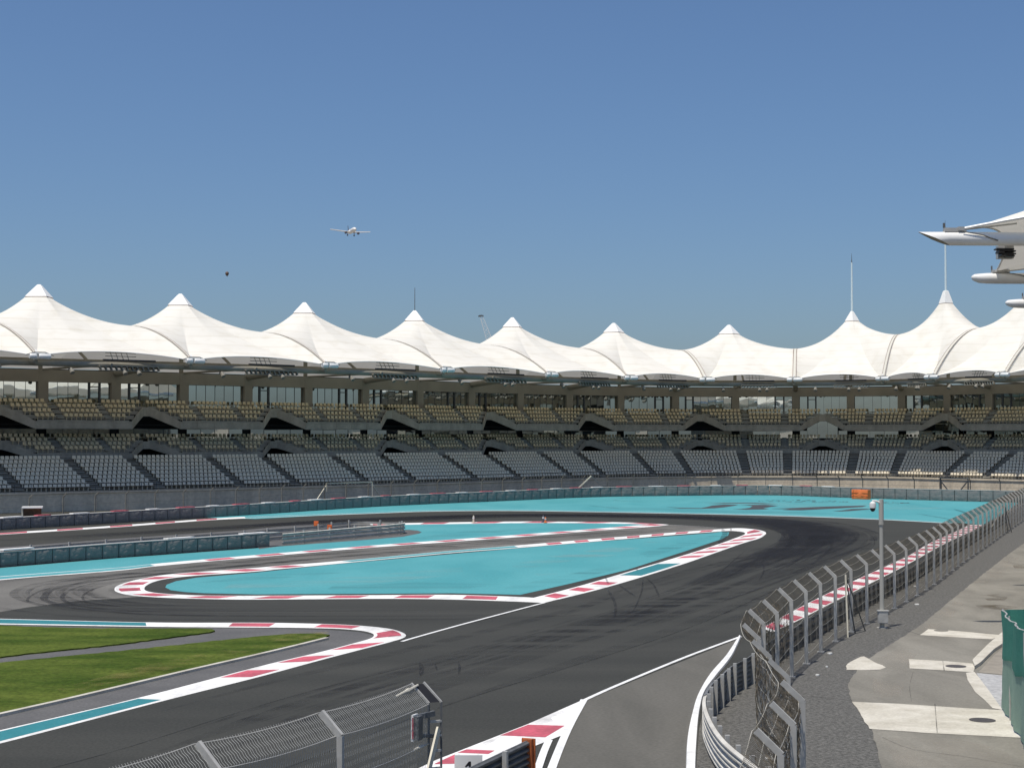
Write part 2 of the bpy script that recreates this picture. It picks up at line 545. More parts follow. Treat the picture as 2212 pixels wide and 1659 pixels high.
def turf(name, poly):
    mb = MB()
    P = ragged(gl(poly), 0.09, 0.35)
    top = lift(P, 0.075)
    bot = lift(P, 0.012)
    mb.face(top)
    for i in range(len(P)):
        j = (i + 1) % len(P)
        mb.face([bot[i], bot[j], top[j], top[i]])
    return tag(mb.build(name, M['grass']), kind='stuff')
turf("grass", g_low)
turf("grass", g_up)
sheet("dry_grass", [[(560, 1392), (640, 1374), (690, 1371), (712, 1373), (704, 1379), (640, 1394)],
                    [(120, 1500), (300, 1450), (480, 1412), (560, 1402), (560, 1411), (425, 1443), (299, 1472), (160, 1506)]], M['grass_dry'], 0.185, 'stuff')

def ribbon_px(name, line, wpx, m, z, n=6, kind='structure', mb=None, wm=None):
    """marking along a line traced on the ground; width in metres wm"""
    p = Path(cr(gl(line), n))
    own = mb is None
    mb = mb or MB()
    N = max(2, int(p.L / 0.6))
    rows = [[], []]
    for i in range(N + 1):
        s = p.L * i / N
        c, t = p.at(s), p.tan(s)
        nn = Vector((-t.y, t.x, 0))
        w = wm(i / N) if callable(wm) else wm
        rows[0].append(Vector((c.x, c.y, z)) + nn * w / 2)
        rows[1].append(Vector((c.x, c.y, z)) - nn * w / 2)
    mb.grid([rows[1], rows[0]])
    if own:
        return tag(mb.build(name, m), kind=kind)

edge = MB()
pe = Path(cr(gl([(-500, 1662), (0, 1547.5), (150, 1513.5), (299, 1478), (425, 1448), (552, 1419), (640, 1398), (706, 1381.5)]), 6))
rows = []
for i in range(121):
    s = pe.L * i / 120
    c, t = pe.at(s), pe.tan(s)
    nn = Vector((-t.y, t.x, 0))
    rows.append([c + nn * 0.10 + Vector((0, 0, .02)), c + nn * 0.10 + Vector((0, 0, .11)), c - nn * 0.10 + Vector((0, 0, .11)), c - nn * 0.10 + Vector((0, 0, .012))])
edge.grid(rows)
tag(edge.build("lawn_edging", M['concrete']), kind='structure')

# ------------------------------------------------------------------ kerbs
def kerb(name, out_px, in_px, red=2.0, gap=2.3, first=1.0, shift=0.0, special=(), border=0.14, stop=None, n=8, step=0.35, grow=0.0):
    po, pi = Path(cr(gl(out_px), n)), Path(cr(gl(in_px), n))
    mb = MB()
    N = max(8, int(max(po.L, pi.L) / step))
    A = [po.at(po.L * i / N) for i in range(N + 1)]
    B = [pi.at(pi.L * i / N) for i in range(N + 1)]
    # white bed, slightly raised in the middle like a real kerb
    rows = []
    for a, b in zip(A, B):
        rows.append([Vector((a.x, a.y, Z_TRK + 0.003)), Vector((*(a.lerp(b, .03)).xy, Z_KERB)), Vector((*(a.lerp(b, .97)).xy, Z_KERB)), Vector((b.x, b.y, Z_TRK + 0.003))])
    mb.grid(rows, 0)
    L = (po.L + pi.L) / 2

    def piece(s0, s1, m):
        K = max(2, int((s1 - s0) / 0.3))
        r = []
        for k in range(K + 1):
            s = s0 + (s1 - s0) * k / K
            so = min(max((s + shift) / L, 0), 1)
            si = min(max((s - shift) / L, 0), 1)
            a, b = po.at(po.L * so), pi.at(pi.L * si)
            r.append([Vector((*a.lerp(b, border).xy, Z_KERB2)), Vector((*a.lerp(b, 1 - border).xy, Z_KERB2))])
        mb.grid(r, m)
    sp = []
    for a, b, m in special:
        s0 = po.near(g(*a)) / po.L * L if a else 0
        s1 = po.near(g(*b)) / po.L * L if b else L
        s0, s1 = min(s0, s1), max(s0, s1)
        piece(s0, s1, m)
        sp.append((s0 - gap * .6, s1 + gap * .6))
    s = first
    while s + red < (stop or L):
        k_ = 1 + grow * s / L
        if not any(s < e and s + red * k_ > b for b, e in sp):
            piece(s, min(s + red * k_, L - .3), 1)
        s += (red + gap) * k_
    o = mb.build(name, [M['white_paint'], M['red_paint'], M['teal'], M['cyan']])
    for p in o.data.polygons:
        if p.normal.z < 0:
            p.flip()
    return tag(o, kind='structure')

# near kerb (grass side), from bottom left round the nose to the left
kerb("near_kerb", [(-300, 1679), (0, 1606), (349, 1515), (552, 1464), (700, 1424), (800, 1398), (850, 1385), (870, 1378.5), (877, 1373),
                   (871, 1367), (850, 1360), (810, 1354.5), (740, 1349.5), (640, 1346.5), (552, 1345.3), (324, 1344.7), (0, 1336.7), (-300, 1329)],
     [(-300, 1647), (0, 1577.5), (299, 1507.6), (552, 1441.5), (690, 1409), (770, 1388), (800, 1379), (808, 1372), (800, 1366.5),
      (778, 1362), (740, 1358.6), (700, 1357.2), (640, 1356), (590, 1355.6), (552, 1355.4), (324, 1353.7), (0, 1348.7), (-300, 1344)],
     red=2.0, gap=2.25, first=0.8, shift=0.22, special=[(None, (335, 1519), 2), ((330, 1344.7), None, 2)], border=0.13)
# triangle: lower kerb with left hairpin and the upper edge
kerb("infield_kerb", [(1176, 1302), (1104, 1299), (976, 1295), (826, 1293.3), (552, 1295), (449, 1293.8), (362, 1291.3), (300, 1287.5), (270, 1283.8), (252, 1278.5),
                      (247, 1273.5), (252, 1266), (274.5, 1257.6), (312, 1249), (374, 1240), (552, 1226.6), (607, 1221.6), (727, 1212.5), (976, 1189.5), (1104, 1179.3),
                      (1304, 1162.6), (1453, 1150.5), (1541, 1144.2), (1580, 1141.2)],
     [(1152, 1291.3), (1104, 1288.8), (976, 1285), (826, 1285.6), (552, 1287), (449, 1286.6), (399, 1285), (349, 1282), (324, 1278.5), (314, 1275),
      (312, 1271), (316, 1265), (332, 1257), (362, 1250), (424, 1243.4), (552, 1234.5), (607, 1229), (727, 1217.8), (976, 1194.3), (1104, 1184.6),
      (1304, 1168), (1453, 1155.4), (1541, 1149), (1580, 1146.4)],
     red=1.9, gap=1.9, first=2.5, shift=0.25, special=[((724, 1213), (1100, 1180), 3)], border=0.15)
# long kerb of the triangle with the right hand nose
kerb("apex_kerb", [(1176, 1302), (1291, 1273.8), (1391, 1245), (1478, 1217.7), (1553, 1191.5), (1603, 1174), (1640.4, 1162.8), (1652, 1155.5), (1655, 1151.5),
                   (1650, 1147.5), (1635, 1144), (1603, 1141), (1578, 1141.2)],
     [(1152, 1291.3), (1254, 1265), (1373.5, 1230), (1478, 1199), (1553, 1175), (1590.5, 1161.5), (1606, 1155.5), (1609.5, 1152.6), (1609, 1151),
      (1606, 1149.5), (1600, 1148.4), (1590, 1147.2), (1578, 1146.4)],
     red=1.75, gap=2.2, first=1.6, shift=0.3, grow=.55, special=[((1391, 1246), (1485, 1217), 2)], border=0.14)
kerb("sliver_kerb", [(-300, 1284), (0, 1253), (249, 1233.2), (349, 1222), (552, 1204), (801, 1183), (1104, 1161.2), (1254, 1149), (1403, 1138), (1445, 1133.6)],
     [(-300, 1273), (0, 1245.5), (249, 1226.8), (349, 1216.5), (552, 1199), (801, 1178.6), (1104, 1156.2), (1254, 1144.6), (1378, 1134.6), (1405, 1132.5)],
     red=2.6, gap=2.6, first=2, shift=0.2, special=[(None, (335, 1223), 3)], border=0.16)
kerb("sliver_back_kerb", [(1445, 1133), (1353, 1128.6), (1228, 1127), (1104, 1126.6), (871, 1130), (800, 1132)],
     [(1405, 1133.5), (1353, 1131.6), (1228, 1129.8), (1104, 1130), (871, 1133.6), (800, 1136)],
     red=2.6, gap=3.0, first=1, border=0.10)
kerb("far_kerb", [(-300, 1175), (0, 1155), (249, 1139), (440, 1124.5), (552, 1118.8), (801, 1109.4), (926, 1105), (1104, 1103.6), (1353, 1107.3), (1656, 1113.8), (1882, 1121.6), (2058, 1131)],
     [(-300, 1171), (0, 1151.5), (249, 1135.5), (440, 1121.5), (552, 1115.5), (801, 1106.7), (926, 1102.3), (1104, 1101.3), (1353, 1105), (1656, 1111.4), (1882, 1119.4), (2058, 1128.6)],
     red=3.2, gap=3.6, first=1, border=0.12, special=[((530, 1119), None, 3)])
kerb("fence_kerb", [(1646, 1357), (1703, 1325), (1771, 1290), (1850, 1252), (1912, 1224), (1965, 1199), (2005, 1175), (2046, 1156), (2078, 1142), (2092, 1134)],
     [(1668, 1366), (1725, 1340), (1800, 1301), (1885, 1258), (1948, 1226), (1995, 1200), (2038, 1176), (2078, 1157), (2114, 1142), (2133, 1134)],
     red=1.9, gap=2.0, first=0.6, border=0.06)
# kerb corner where the pit exit joins (bottom centre)
mb = MB()
mb.face(lift(gl([(880, 1672), (941, 1643), (1141, 1564.6), (1258, 1513), (1265, 1514), (1212, 1590), (1138, 1619), (1080, 1645), (1040, 1668), (900, 1760), (700, 1790)]), Z_KERB), 0)
for q in ([(1080, 1589.8), (1141, 1566.5), (1220, 1568.6), (1178, 1593.8)],
          [(988, 1627), (1008, 1619.8), (1069, 1622.4), (1055, 1630)],
          [(941, 1650), (983, 1630.5), (983, 1651), (938, 1652)], [(840, 1690), (900, 1664), (960, 1664), (900, 1690)]):
    mb.face(lift(gl(q), Z_KERB2), 1)
o = mb.build("exit_kerb", [M['white_paint'], M['red_paint']])
tag(o, kind='structure')
sheet("worn_kerb", [[(1146, 1562), (1200, 1537), (1226, 1538), (1190, 1552), (1196, 1560), (1160, 1566)], [(1040, 1606), (1090, 1588), (1080, 1594), (1050, 1612)]],
      M['rubber_thin'], Z_FILM)

sheet("worn_kerb", [[(249, 1268), (262, 1262), (300, 1256), (306, 1262), (292, 1270), (300, 1277), (286, 1283), (262, 1280), (250, 1275)],
                    [(812, 1351), (850, 1357), (874, 1367), (876, 1375), (858, 1381), (838, 1378), (846, 1368), (826, 1360)],
                    [(1612, 1144), (1640, 1147), (1652, 1152), (1644, 1158), (1618, 1160), (1624, 1152)]], M['rubber_thin'], Z_FILM)

# ------------------------------------------------------------------ white lines
mb = MB()
for ln, w in (([(1176, 1302.5), (1100, 1322.5), (993, 1351), (900, 1377), (868, 1386.5)], 0.17),
              ([(1258, 1515.5), (1330, 1483), (1468, 1425.5), (1540, 1398), (1600, 1376)], 0.17),
              ([(1262, 1512), (1228, 1574), (1196, 1650), (1150, 1780)], 0.24),
              ([(1186, 1600), (1175, 1625), (1160, 1668)], 0.22),
              ([(1445, 1134), (1500, 1137), (1560, 1141.5), (1600, 1141.5)], 0.10)):
    zl_ = Z_KERB2 + 0.0035 + 0.002 * len(mb.f) / 60
    ribbon_px(None, ln, None, None, zl_, mb=mb, wm=w)
tag(mb.build("track_lines", M['line']), kind='structure')
mb = MB()
pA = gl([(1596, 1376), (1569, 1418), (1534, 1459), (1508, 1503), (1495, 1544), (1485, 1595), (1481.5, 1659), (1480, 1760)])
pB = gl([(1601, 1377.5), (1581, 1420), (1549, 1461), (1523, 1497), (1513, 1532), (1507.5, 1575), (1503, 1659), (1503, 1760)])
a, b = Path(cr(pA, 6)), Path(cr(pB, 6))
rows = []
for i in range(81):
    p, q = a.at(a.L * i / 80), b.at(b.L * i / 80)
    rows.append([Vector((p.x, p.y, 0.02)), Vector((p.x + .02, p.y, 0.10)), Vector((q.x - .02, q.y, 0.10)), Vector((q.x, q.y, 0.02))])
mb.grid(rows)
tag(mb.build("exit_road_kerb", M['line']), kind='structure')

# ------------------------------------------------------------------ tyre marks
rnd = random.Random(11)
def streaks(path_px, count, wlat, m, lmin, lmax, w0, w1, zbase, name, smin=0.0, smax=1.0, drift=0.5):
    p = Path(cr(gl(path_px), 10))
    mb = MB()
    for k in range(count):
        L = rnd.uniform(lmin, lmax)
        s0 = rnd.uniform(p.L * smin, max(p.L * smin, p.L * smax - L))
        off = max(-1, min(1, rnd.gauss(0, .5))) * wlat
        dr = rnd.uniform(-drift, drift)
        w = rnd.uniform(w0, w1)
        N = max(4, int(L / 1.2))
        r0, r1 = [], []
        z = zbase + 0.0004 * (k % 12)
        for i in range(N + 1):
            u = i / N
            s = s0 + L * u
            c, t = p.at(s), p.tan(s)
            nn = Vector((-t.y, t.x, 0))
            ww = w * min(1, 4 * u + .15, 4 * (1 - u) + .15)
            oo = off + dr * u
            r0.append(Vector((c.x, c.y, z)) + nn * (oo - ww / 2))
            r1.append(Vector((c.x, c.y, z)) + nn * (oo + ww / 2))
        mb.grid([r0, r1])
    return tag(mb.build(name, m), kind='stuff')
main_line = [(-300, 1790), (300, 1640), (700, 1510), (1000, 1425), (1300, 1340), (1560, 1255), (1700, 1205), (1770, 1170), (1760, 1145), (1660, 1126), (1450, 1116),
             (1100, 1113.5), (801, 1123), (552, 1137), (250, 1155), (0, 1172)]
streaks(main_line, 90, 5.2, M['rubber_thin'], 14, 60, 0.25, 1.3, Z_TRK + 0.0045, "tyre_marks", drift=1.6)
streaks(main_line, 46, 3.2, M['rubber'], 10, 36, 0.14, 0.36, Z_TRK + 0.0100, "tyre_marks", 0.30, 0.75, drift=2.4)
M["rubber_wide"] = film("racing_line_rubber", (0.022, 0.022, 0.024), 0.25, 0.75, 0.25, (0.05, 0.7, 1), TRK_ROT, 0.42)
streaks(main_line, 16, 3.2, M["rubber_wide"], 70, 150, 2.2, 4.6, Z_TRK + 0.0150, "tyre_marks", 0.18, 1.0, drift=1.5)
lane = [(1300, 1296), (1176, 1312), (1000, 1318), (800, 1320), (552, 1321), (350, 1319), (220, 1312), (120, 1296), (95, 1276), (160, 1257), (330, 1238), (552, 1216), (801, 1194), (1104, 1171), (1400, 1147), (1560, 1136)]
streaks(lane, 70, 4.0, M['rubber_thin'], 12, 40, 0.2, 1.0, Z_OLD + 0.0045, "tyre_marks", drift=1.0)
seams = MB()
for off in (-4.6, 1.1, 5.6):
    pm0 = Path(cr(gl(main_line), 10))
    r0, r1 = [], []
    for i in range(240):
        q = pm0.L * .78 * i / 239
        c, t = pm0.at(q), pm0.tan(q)
        nn = Vector((-t.y, t.x, 0))
        o_ = off + .25 * math.sin(i * .09)
        r0.append(Vector((c.x, c.y, .0205)) + nn * (o_ - .03))
        r1.append(Vector((c.x, c.y, .0205)) + nn * (o_ + .03))
    seams.grid([r0, r1])
M['seam_tar'] = film("paving_seam", (0.02, 0.02, 0.02), 0.30, 0.60, 0.6, (1, 1, 1), 0, 0.5)
tag(seams.build("paving_seams", M['seam_tar']), kind='structure')
M['scuff'] = film("paint_scuff", (0.05, 0.10, 0.11), 0.42, 0.80, 0.35, (0.10, 1.5, 1), 0.2, 0.24)
M['paint_dust'] = film("paint_dust", (0.42, 0.47, 0.44), 0.45, 0.80, 0.3, (0.2, 1.2, 1), 0.15, 0.26)
sheet("paint_scuffs", [[(1110, 1278), (1220, 1258), (1350, 1226), (1340, 1218), (1200, 1246), (1090, 1270)], [(700, 1276), (980, 1276), (1080, 1262), (900, 1258), (720, 1266)],
                       [(1400, 1205), (1500, 1176), (1560, 1158), (1540, 1156), (1470, 1172), (1380, 1196)], [(420, 1260), (600, 1250), (760, 1236), (560, 1242)],
                       [(1300, 1100), (1500, 1106), (1800, 1113), (1800, 1108), (1500, 1100), (1320, 1094)], [(820, 1172), (1000, 1158), (1150, 1142), (1000, 1148)]], M['scuff'], Z_CY + .006, 'stuff')
sheet("paint_dust", [[(1178, 1202), (1265, 1198), (1335, 1200), (1270, 1206), (1190, 1207)], [(1148, 1238), (1200, 1234), (1212, 1236), (1205, 1241), (1160, 1243)],
                     [(480, 1272), (800, 1262), (1000, 1240), (1000, 1226), (760, 1246), (500, 1262)], [(1120, 1232), (1300, 1200), (1440, 1172), (1400, 1170), (1260, 1192), (1100, 1220)],
                     [(1500, 1085), (1750, 1084), (1950, 1090), (2060, 1100), (1900, 1104), (1700, 1096)]], M['paint_dust'], Z_CY + .0075, 'stuff')
arcs = MB()
for ln, w in (([(552, 1331), (350, 1329), (230, 1322), (140, 1313), (70, 1302), (59, 1298), (68, 1287), (100, 1273), (170, 1259)], .16),
              ([(700, 1332), (450, 1330), (300, 1326), (190, 1317), (130, 1309), (98, 1297), (97, 1288), (112, 1275), (160, 1262), (230, 1247)], .42),
              ([(420, 1326), (300, 1321), (190, 1312), (150, 1303), (135, 1294), (139, 1284), (165, 1270), (230, 1254)], .26),
              ([(300, 1314), (230, 1307), (190, 1301), (179, 1294), (183, 1284), (205, 1272), (250, 1260)], .16),
              ([(1212, 1350), (1311, 1275)], .01),
              ([(1313, 1275), (1327, 1300), (1330, 1320), (1325, 1339)], .16), ([(1337, 1264), (1356, 1278), (1372, 1289)], .16),
              ([(1389, 1252), (1387, 1275), (1378, 1300), (1368, 1322)], .10), ([(1396, 1249), (1413, 1266), (1424, 1291)], .14),
              ([(907, 1432), (911, 1446), (908, 1461)], .18), ([(990, 1430), (993, 1445), (990, 1458)], .10), ([(940, 1436), (944, 1450)], .10),
              ([(1560, 1143), (1566, 1152), (1562, 1163), (1553, 1176)], .5), ([(1307, 1246), (1314, 1262)], .12), ([(1372, 1228), (1378, 1233)], .2),
              ([(1610, 1190), (1570, 1225), (1550, 1245)], .10), ([(1565, 1250), (1600, 1232), (1640, 1205)], .2), ([(1700, 1245), (1760, 1215), (1800, 1180)], .25),
              ([(1660, 1240), (1720, 1212), (1765, 1178), (1780, 1160)], .22), ([(1560, 1300), (1660, 1265), (1760, 1225)], .3), ([(1640, 1255), (1650, 1235), (1648, 1220)], .12),
              ([(2060, 1100), (2085, 1108), (2098, 1116), (2100, 1126)], .5), ([(1980, 1110), (2040, 1120), (2070, 1128)], .4), ([(1350, 1340), (1420, 1310), (1500, 1290)], .12),
              ([(1270, 1092), (1300, 1095), (1340, 1099)], .35), ([(1322, 1080), (1352, 1083), (1400, 1084)], .35)):
    w_ = w
    ribbon_px(None, ln, None, None, 0.0455, mb=arcs, wm=lambda u, w_=w_: w_ * min(1, 5 * u + .2, 5 * (1 - u) + .2))
M['rubber_mark'] = film("tyre_mark_rubber", (0.02, 0.02, 0.022), 0.25, 0.55, 0.8, (1, 1, 1), 0, 0.36)
tag(arcs.build("tyre_marks", M['rubber_mark']), kind='stuff')

# dark painted emblem and worn lettering on the far run-off
def lg(pts):
    return gl([(1409.3 + x * .23893, 1057 + y * .23893) for x, y in pts])
mb = MB()
for q in ([(120, 160), (250, 167), (440, 170), (490, 160), (540, 147), (650, 138), (780, 139), (735, 150), (650, 163), (560, 172), (440, 176), (250, 173)],
          [(500, 132), (640, 124), (850, 121), (1000, 125), (1135, 133), (1000, 133), (850, 127), (650, 131)],
          [(780, 139), (900, 141), (1020, 140), (1135, 150), (1080, 158), (1000, 170), (1060, 177), (1000, 183), (850, 185), (720, 182), (800, 178), (880, 168), (905, 152), (850, 144)],
          [(1060, 177), (1300, 168), (1500, 159), (1700, 152), (1940, 147), (1900, 160), (1700, 172), (1500, 182), (1350, 190), (1170, 188), (1240, 180)],
          [(1630, 197), (1720, 190), (1800, 178), (1900, 176), (2010, 178), (1900, 187), (1780, 197), (1700, 200)]):
    mb.face(lift(lg(q), Z_CY + 0.008))
rr = random.Random(3)
for i in range(46):
    x = 960 + i * 30 + rr.uniform(-6, 6)
    if 1760 < x < 2060:
        continue
    y = 99 + (x - 960) * .018 + rr.choice((-6, 0, 8))
    ln = rr.uniform(12, 46)
    mb.face(lift(lg([(x, y), (x + ln, y - rr.uniform(-2, 3)), (x + ln, y + 2.6), (x, y + 2.6)]), Z_CY + 0.0085))
for x, y in ((1305, 97), (1445, 101), (2090, 118), (2240, 122)):
    mb.face(lift(lg([(x, y), (x + 32, y), (x + 30, y + 6), (x - 2, y + 6)]), Z_CY + 0.009))
o = mb.build("runoff_emblem", M['logo'])
bm = bmesh.new(); bm.from_mesh(o.data)
for f in bm.faces:
    f.normal_update()
    if f.normal.z < 0: f.normal_flip()
bmesh.ops.triangulate(bm, faces=bm.faces); bm.to_mesh(o.data); bm.free()
tag(o, kind='structure')

# ------------------------------------------------------------------ right-hand verge and service road
sheet("gravel", [[(1500, 1800), (1504, 1659), (1510, 1575), (1518, 1545), (1545, 1520), (1590, 1478), (1660, 1425), (1710, 1396), (1800, 1335), (1950, 1252), (2060, 1185),
                  (2150, 1122), (2195, 1090), (2260, 1050), (2500, 1050), (3200, 1300), (3200, 1800)]], M['gravel'], 0.020, 'stuff')
road_edge = [(1930, 1800), (1905, 1659), (1895, 1622), (1882, 1578), (1851, 1531), (1838, 1511), (1831, 1478), (1850, 1450), (1872, 1427), (1919, 1396), (1955, 1374), (1993, 1349),
             (2040, 1309), (2073, 1282), (2125, 1240), (2178, 1198), (2212, 1174), (2260, 1140), (2330, 1100)]
sheet("service_road", [road_edge + [(2700, 1100), (3400, 1300), (3400, 1800)]], M['road'], 0.034, rag=0.035)
def c5(pts):
    return [(1468 + x * .3363, 1174.4 + y * .3363) for x, y in pts]
sheet("concrete_band", [c5([(1110, 1020), (1400, 1032), (2070, 1075), (2300, 1090), (2400, 1262), (2150, 1250), (1600, 1222), (1225, 1195), (1190, 1150), (1150, 1075)])], M['concrete'], 0.040, rag=0.022)
sheet("concrete_band", [c5([(1475, 745), (1700, 758), (1895, 775), (1890, 830), (1700, 818), (1480, 805)])], M['concrete'], 0.040, rag=0.022)
sheet("concrete_band", [c5([(1600, 552), (1800, 566), (2060, 590), (2010, 618), (1800, 606), (1545, 590)])], M['concrete'], 0.040, rag=0.022)
sheet("concrete_band", [c5([(1075, 815), (1068, 790), (1080, 775), (1120, 750), (1160, 730), (1185, 728), (1215, 742), (1240, 760), (1300, 785), (1328, 800), (1290, 812), (1180, 816)])], M['concrete'], 0.040, rag=0.022)
sheet("paving", [c5([(1905, 835), (2065, 850), (2300, 870), (2300, 1200), (2060, 1062), (1990, 965)])],
      mat("pale_pavers", (0.42, 0.42, 0.41), (0.34, 0.34, 0.34), 3.5, rough=0.9, fine=0.2, fscale=9), 0.042)
sheet("concrete_edging", [c5([(1840, 835), (1893, 828), (1920, 860), (1995, 960), (2075, 1075), (2010, 1062), (1960, 1010), (1900, 960), (1850, 880)])], M['concrete'], 0.046)
mb = MB()
pk = Path(gl(c5([(2075, 585), (1980, 668), (1880, 770), (1895, 800)])))
pl = Path(gl(c5([(2110, 640), (2020, 700), (1935, 785), (1895, 812)])))
rows = []
for i in range(31):
    p, q = pk.at(pk.L * i / 30), pl.at(pl.L * i / 30)
    rows.append([Vector((p.x, p.y, .03)), Vector((p.x, p.y, .16)), Vector((q.x, q.y, .17)), Vector((q.x, q.y, .03))])
mb.grid(rows)
tag(mb.build("concrete_kerb", M['concrete']), kind='structure')
sheet("sand_patch", [c5([(1960, 790), (2020, 720), (2110, 650), (2300, 660), (2300, 840), (2065, 845), (1920, 830)])], M['ground'], 0.043)
sheet("road_stains", [c5(q) for q in ([(1930, 335), (2050, 325), (2110, 345), (2090, 365), (1980, 368)], [(2140, 140), (2240, 130), (2240, 165), (2150, 160)],
                                        [(1900, 400), (2060, 395), (2180, 410), (2080, 430), (1940, 425)])], M['stain'], 0.0385, 'stuff')
sheet("road_dust", [c5(q) for q in ([(1230, 760), (1500, 640), (1600, 640), (1500, 740), (1420, 980), (1250, 1000)], [(1500, 600), (1800, 340), (1900, 300), (1800, 420), (1640, 560)],
                                      [(1400, 1440), (1300, 1250), (1800, 1260), (2100, 1330), (2150, 1440)], [(1880, 260), (2100, 90), (2180, 90), (2050, 240)])], M['dust'], 0.0390, 'stuff')

jm = MB()
for ln, w in ((c5([(800, 985), (900, 992), (1120, 1015)]), .05), (c5([(1225, 815), (1300, 822), (1400, 822)]), .06), (c5([(1690, 755), (1700, 822)]), .035), (c5([(1640, 1035), (1655, 1222)]), .03),
              (c5([(1100, 1022), (1400, 1034), (2075, 1078), (2280, 1092)]), .035), (c5([(1220, 1197), (1600, 1224), (2150, 1252), (2300, 1262)]), .05), (c5([(1480, 807), (1700, 821), (1890, 832)]), .045),
              (c5([(1500, 830), (1478, 920), (1490, 1020)]), .012), (c5([(1300, 1250), (1500, 1330), (1800, 1370), (2200, 1440)]), .03), (c5([(1850, 120), (2050, 110), (2300, 120)]), .04),
              (c5([(1450, 560), (1545, 590)]), .04)):
    ribbon_px(None, ln, None, None, 0.0475, mb=jm, wm=w)
tag(jm.build("road_joints", M['seam_tar']), kind='structure')

def manhole(cx, cy, wpx, label, m):
    c = g(*c5([(cx, cy)])[0])
    r = wpx * .3363 / F * c.y / 2
    mb = MB()
    pr = [(r * 0.999, 0.041), (r * 0.999, 0.052), (r * .90, 0.053), (r * .88, 0.048), (0.01, 0.049)]
    rows = [[Vector((c.x + a * math.cos(2 * math.pi * k / 28), c.y + a * math.sin(2 * math.pi * k / 28), z)) for k in range(28)] for a, z in pr]
    mb.grid(rows, close=True)
    tag(mb.build("manhole_cover", m), label, "manhole cover")
manhole(1945, 1140, 165, "large dark iron manhole cover in the widest pale concrete band", M['iron'])
manhole(1775, 793, 130, "dark round manhole cover in the middle pale concrete band of the road", M['iron'])
manhole(1680, 563, 90, "pale dusty manhole cover in the farthest concrete band", M['road'])
for i, (x, y, w) in enumerate(((885, 852, 28), (825, 706, 14), (965, 712, 34), (945, 797, 16), (1525, 395, 34), (1512, 278, 22))):
    c = g(*c5([(x, y)])[0])
    r = w * .3363 / F * c.y / 2
    mb = MB()
    top = []
    for k in range(7):
        a = 2 * math.pi * k / 7
        q = r * rr.uniform(.6, 1.1)
        top.append(Vector((c.x + q * math.cos(a), c.y + q * math.sin(a) * 1.4, 0.03)))
    mb.face([p + Vector((0, 0, .05)) for p in top])
    for k in range(7):
        mb.face([top[k], top[(k + 1) % 7], top[(k + 1) % 7] + Vector((0, 0, .05)), top[k] + Vector((0, 0, .05))])
    tag(mb.build("litter_scrap", M['white_metal']), "small pale scrap of litter lying on the dark gravel verge", "litter", "litter scraps on the gravel")

# ================================================================== FAR GRANDSTAND
CS = [(-71.6, 173.1, 44.5), (-55.8, 184.6, 44), (-39.9, 196.0, 43.6), (-24.6, 208.8, 43), (-9.6, 223.1, 42), (5.6, 239.7, 40.5), (18.7, 252.7, 28.5), (32.1, 260.9, 9.5),
      (46.8, 260.9, -11), (60.5, 256.7, -23), (66.7, 249.3, -44), (75.0, 239.7, -51), (83.2, 228.0, -56)]
CP_ = [Vector((x, y, 0)) for x, y, a in CS]
AN = [a for x, y, a in CS]

def crs(vals, s):
    i = int(math.floor(s)) + 1
    i = max(0, min(len(vals) - 2, i))
    t = s - (i - 1)
    p1, p2 = vals[i], vals[i + 1]
    p0 = vals[i - 1] if i > 0 else p1 * 2 - p2
    p3 = vals[i + 2] if i + 2 < len(vals) else p2 * 2 - p1
    return 0.5 * ((2 * p1) + (p2 - p0) * t + (2 * p0 - 5 * p1 + 4 * p2 - p3) * t * t + (3 * p1 - p0 - 3 * p2 + p3) * t ** 3)

def NS(s):
    a = R(crs(AN, s))
    return Vector((-math.sin(a), math.cos(a), 0))

def P(s, p, z):
    v = crs(CP_, s) + NS(s) * p
    v.z = z
    return v

def imx(v):
    return W0 / 2 + F * v.x / (v.y * CP + (v.z - CAMH) * SP)

def find_s(x, p, z):
    lo, hi = -1.0, 11.0
    for _ in range(40):
        m = (lo + hi) / 2
        if imx(P(m, p, z)) < x:
            lo = m
        else:
            hi = m
    return lo

stand = thing("grandstand", "long curved grandstand with white peaked tent roofs and tiers of empty seats", "grandstand")
SMIN, SMAX = -0.95, 10.95
def srange(a, b, per=14):
    n = max(1, int((b - a) * per))
    return [a + (b - a) * i / n for i in range(n + 1)]
def band(mb, a, b, prof, per=14, m=None):
    """sweep a (p, z) profile along the stand"""
    mb.grid([[P(s, p, z) for p, z in prof] for s in srange(a, b, per)], m)

# -- front wall
mb = MB()
band(mb, SMIN, SMAX, [(3.1, 0), (3.1, 2.12), (2.97, 2.16), (2.97, 2.34), (3.8, 2.34), (3.8, 0)])
for s in srange(SMIN, SMAX, 5):       # formwork joints
    mb.bar(P(s, 3.085, 0.1), P(s, 3.085, 2.1), 0.05, 0.03, NS(s))
mb.build("front_wall", M['conc_wall'], stand)
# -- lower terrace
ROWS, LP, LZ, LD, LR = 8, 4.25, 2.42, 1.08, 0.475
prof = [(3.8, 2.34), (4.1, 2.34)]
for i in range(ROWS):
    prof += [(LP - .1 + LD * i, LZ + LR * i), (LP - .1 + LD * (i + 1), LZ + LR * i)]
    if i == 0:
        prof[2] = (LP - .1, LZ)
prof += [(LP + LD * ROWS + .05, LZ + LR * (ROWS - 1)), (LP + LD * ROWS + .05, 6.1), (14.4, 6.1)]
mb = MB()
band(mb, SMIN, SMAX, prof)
mb.build("lower_terrace", M['conc_dark'], stand)
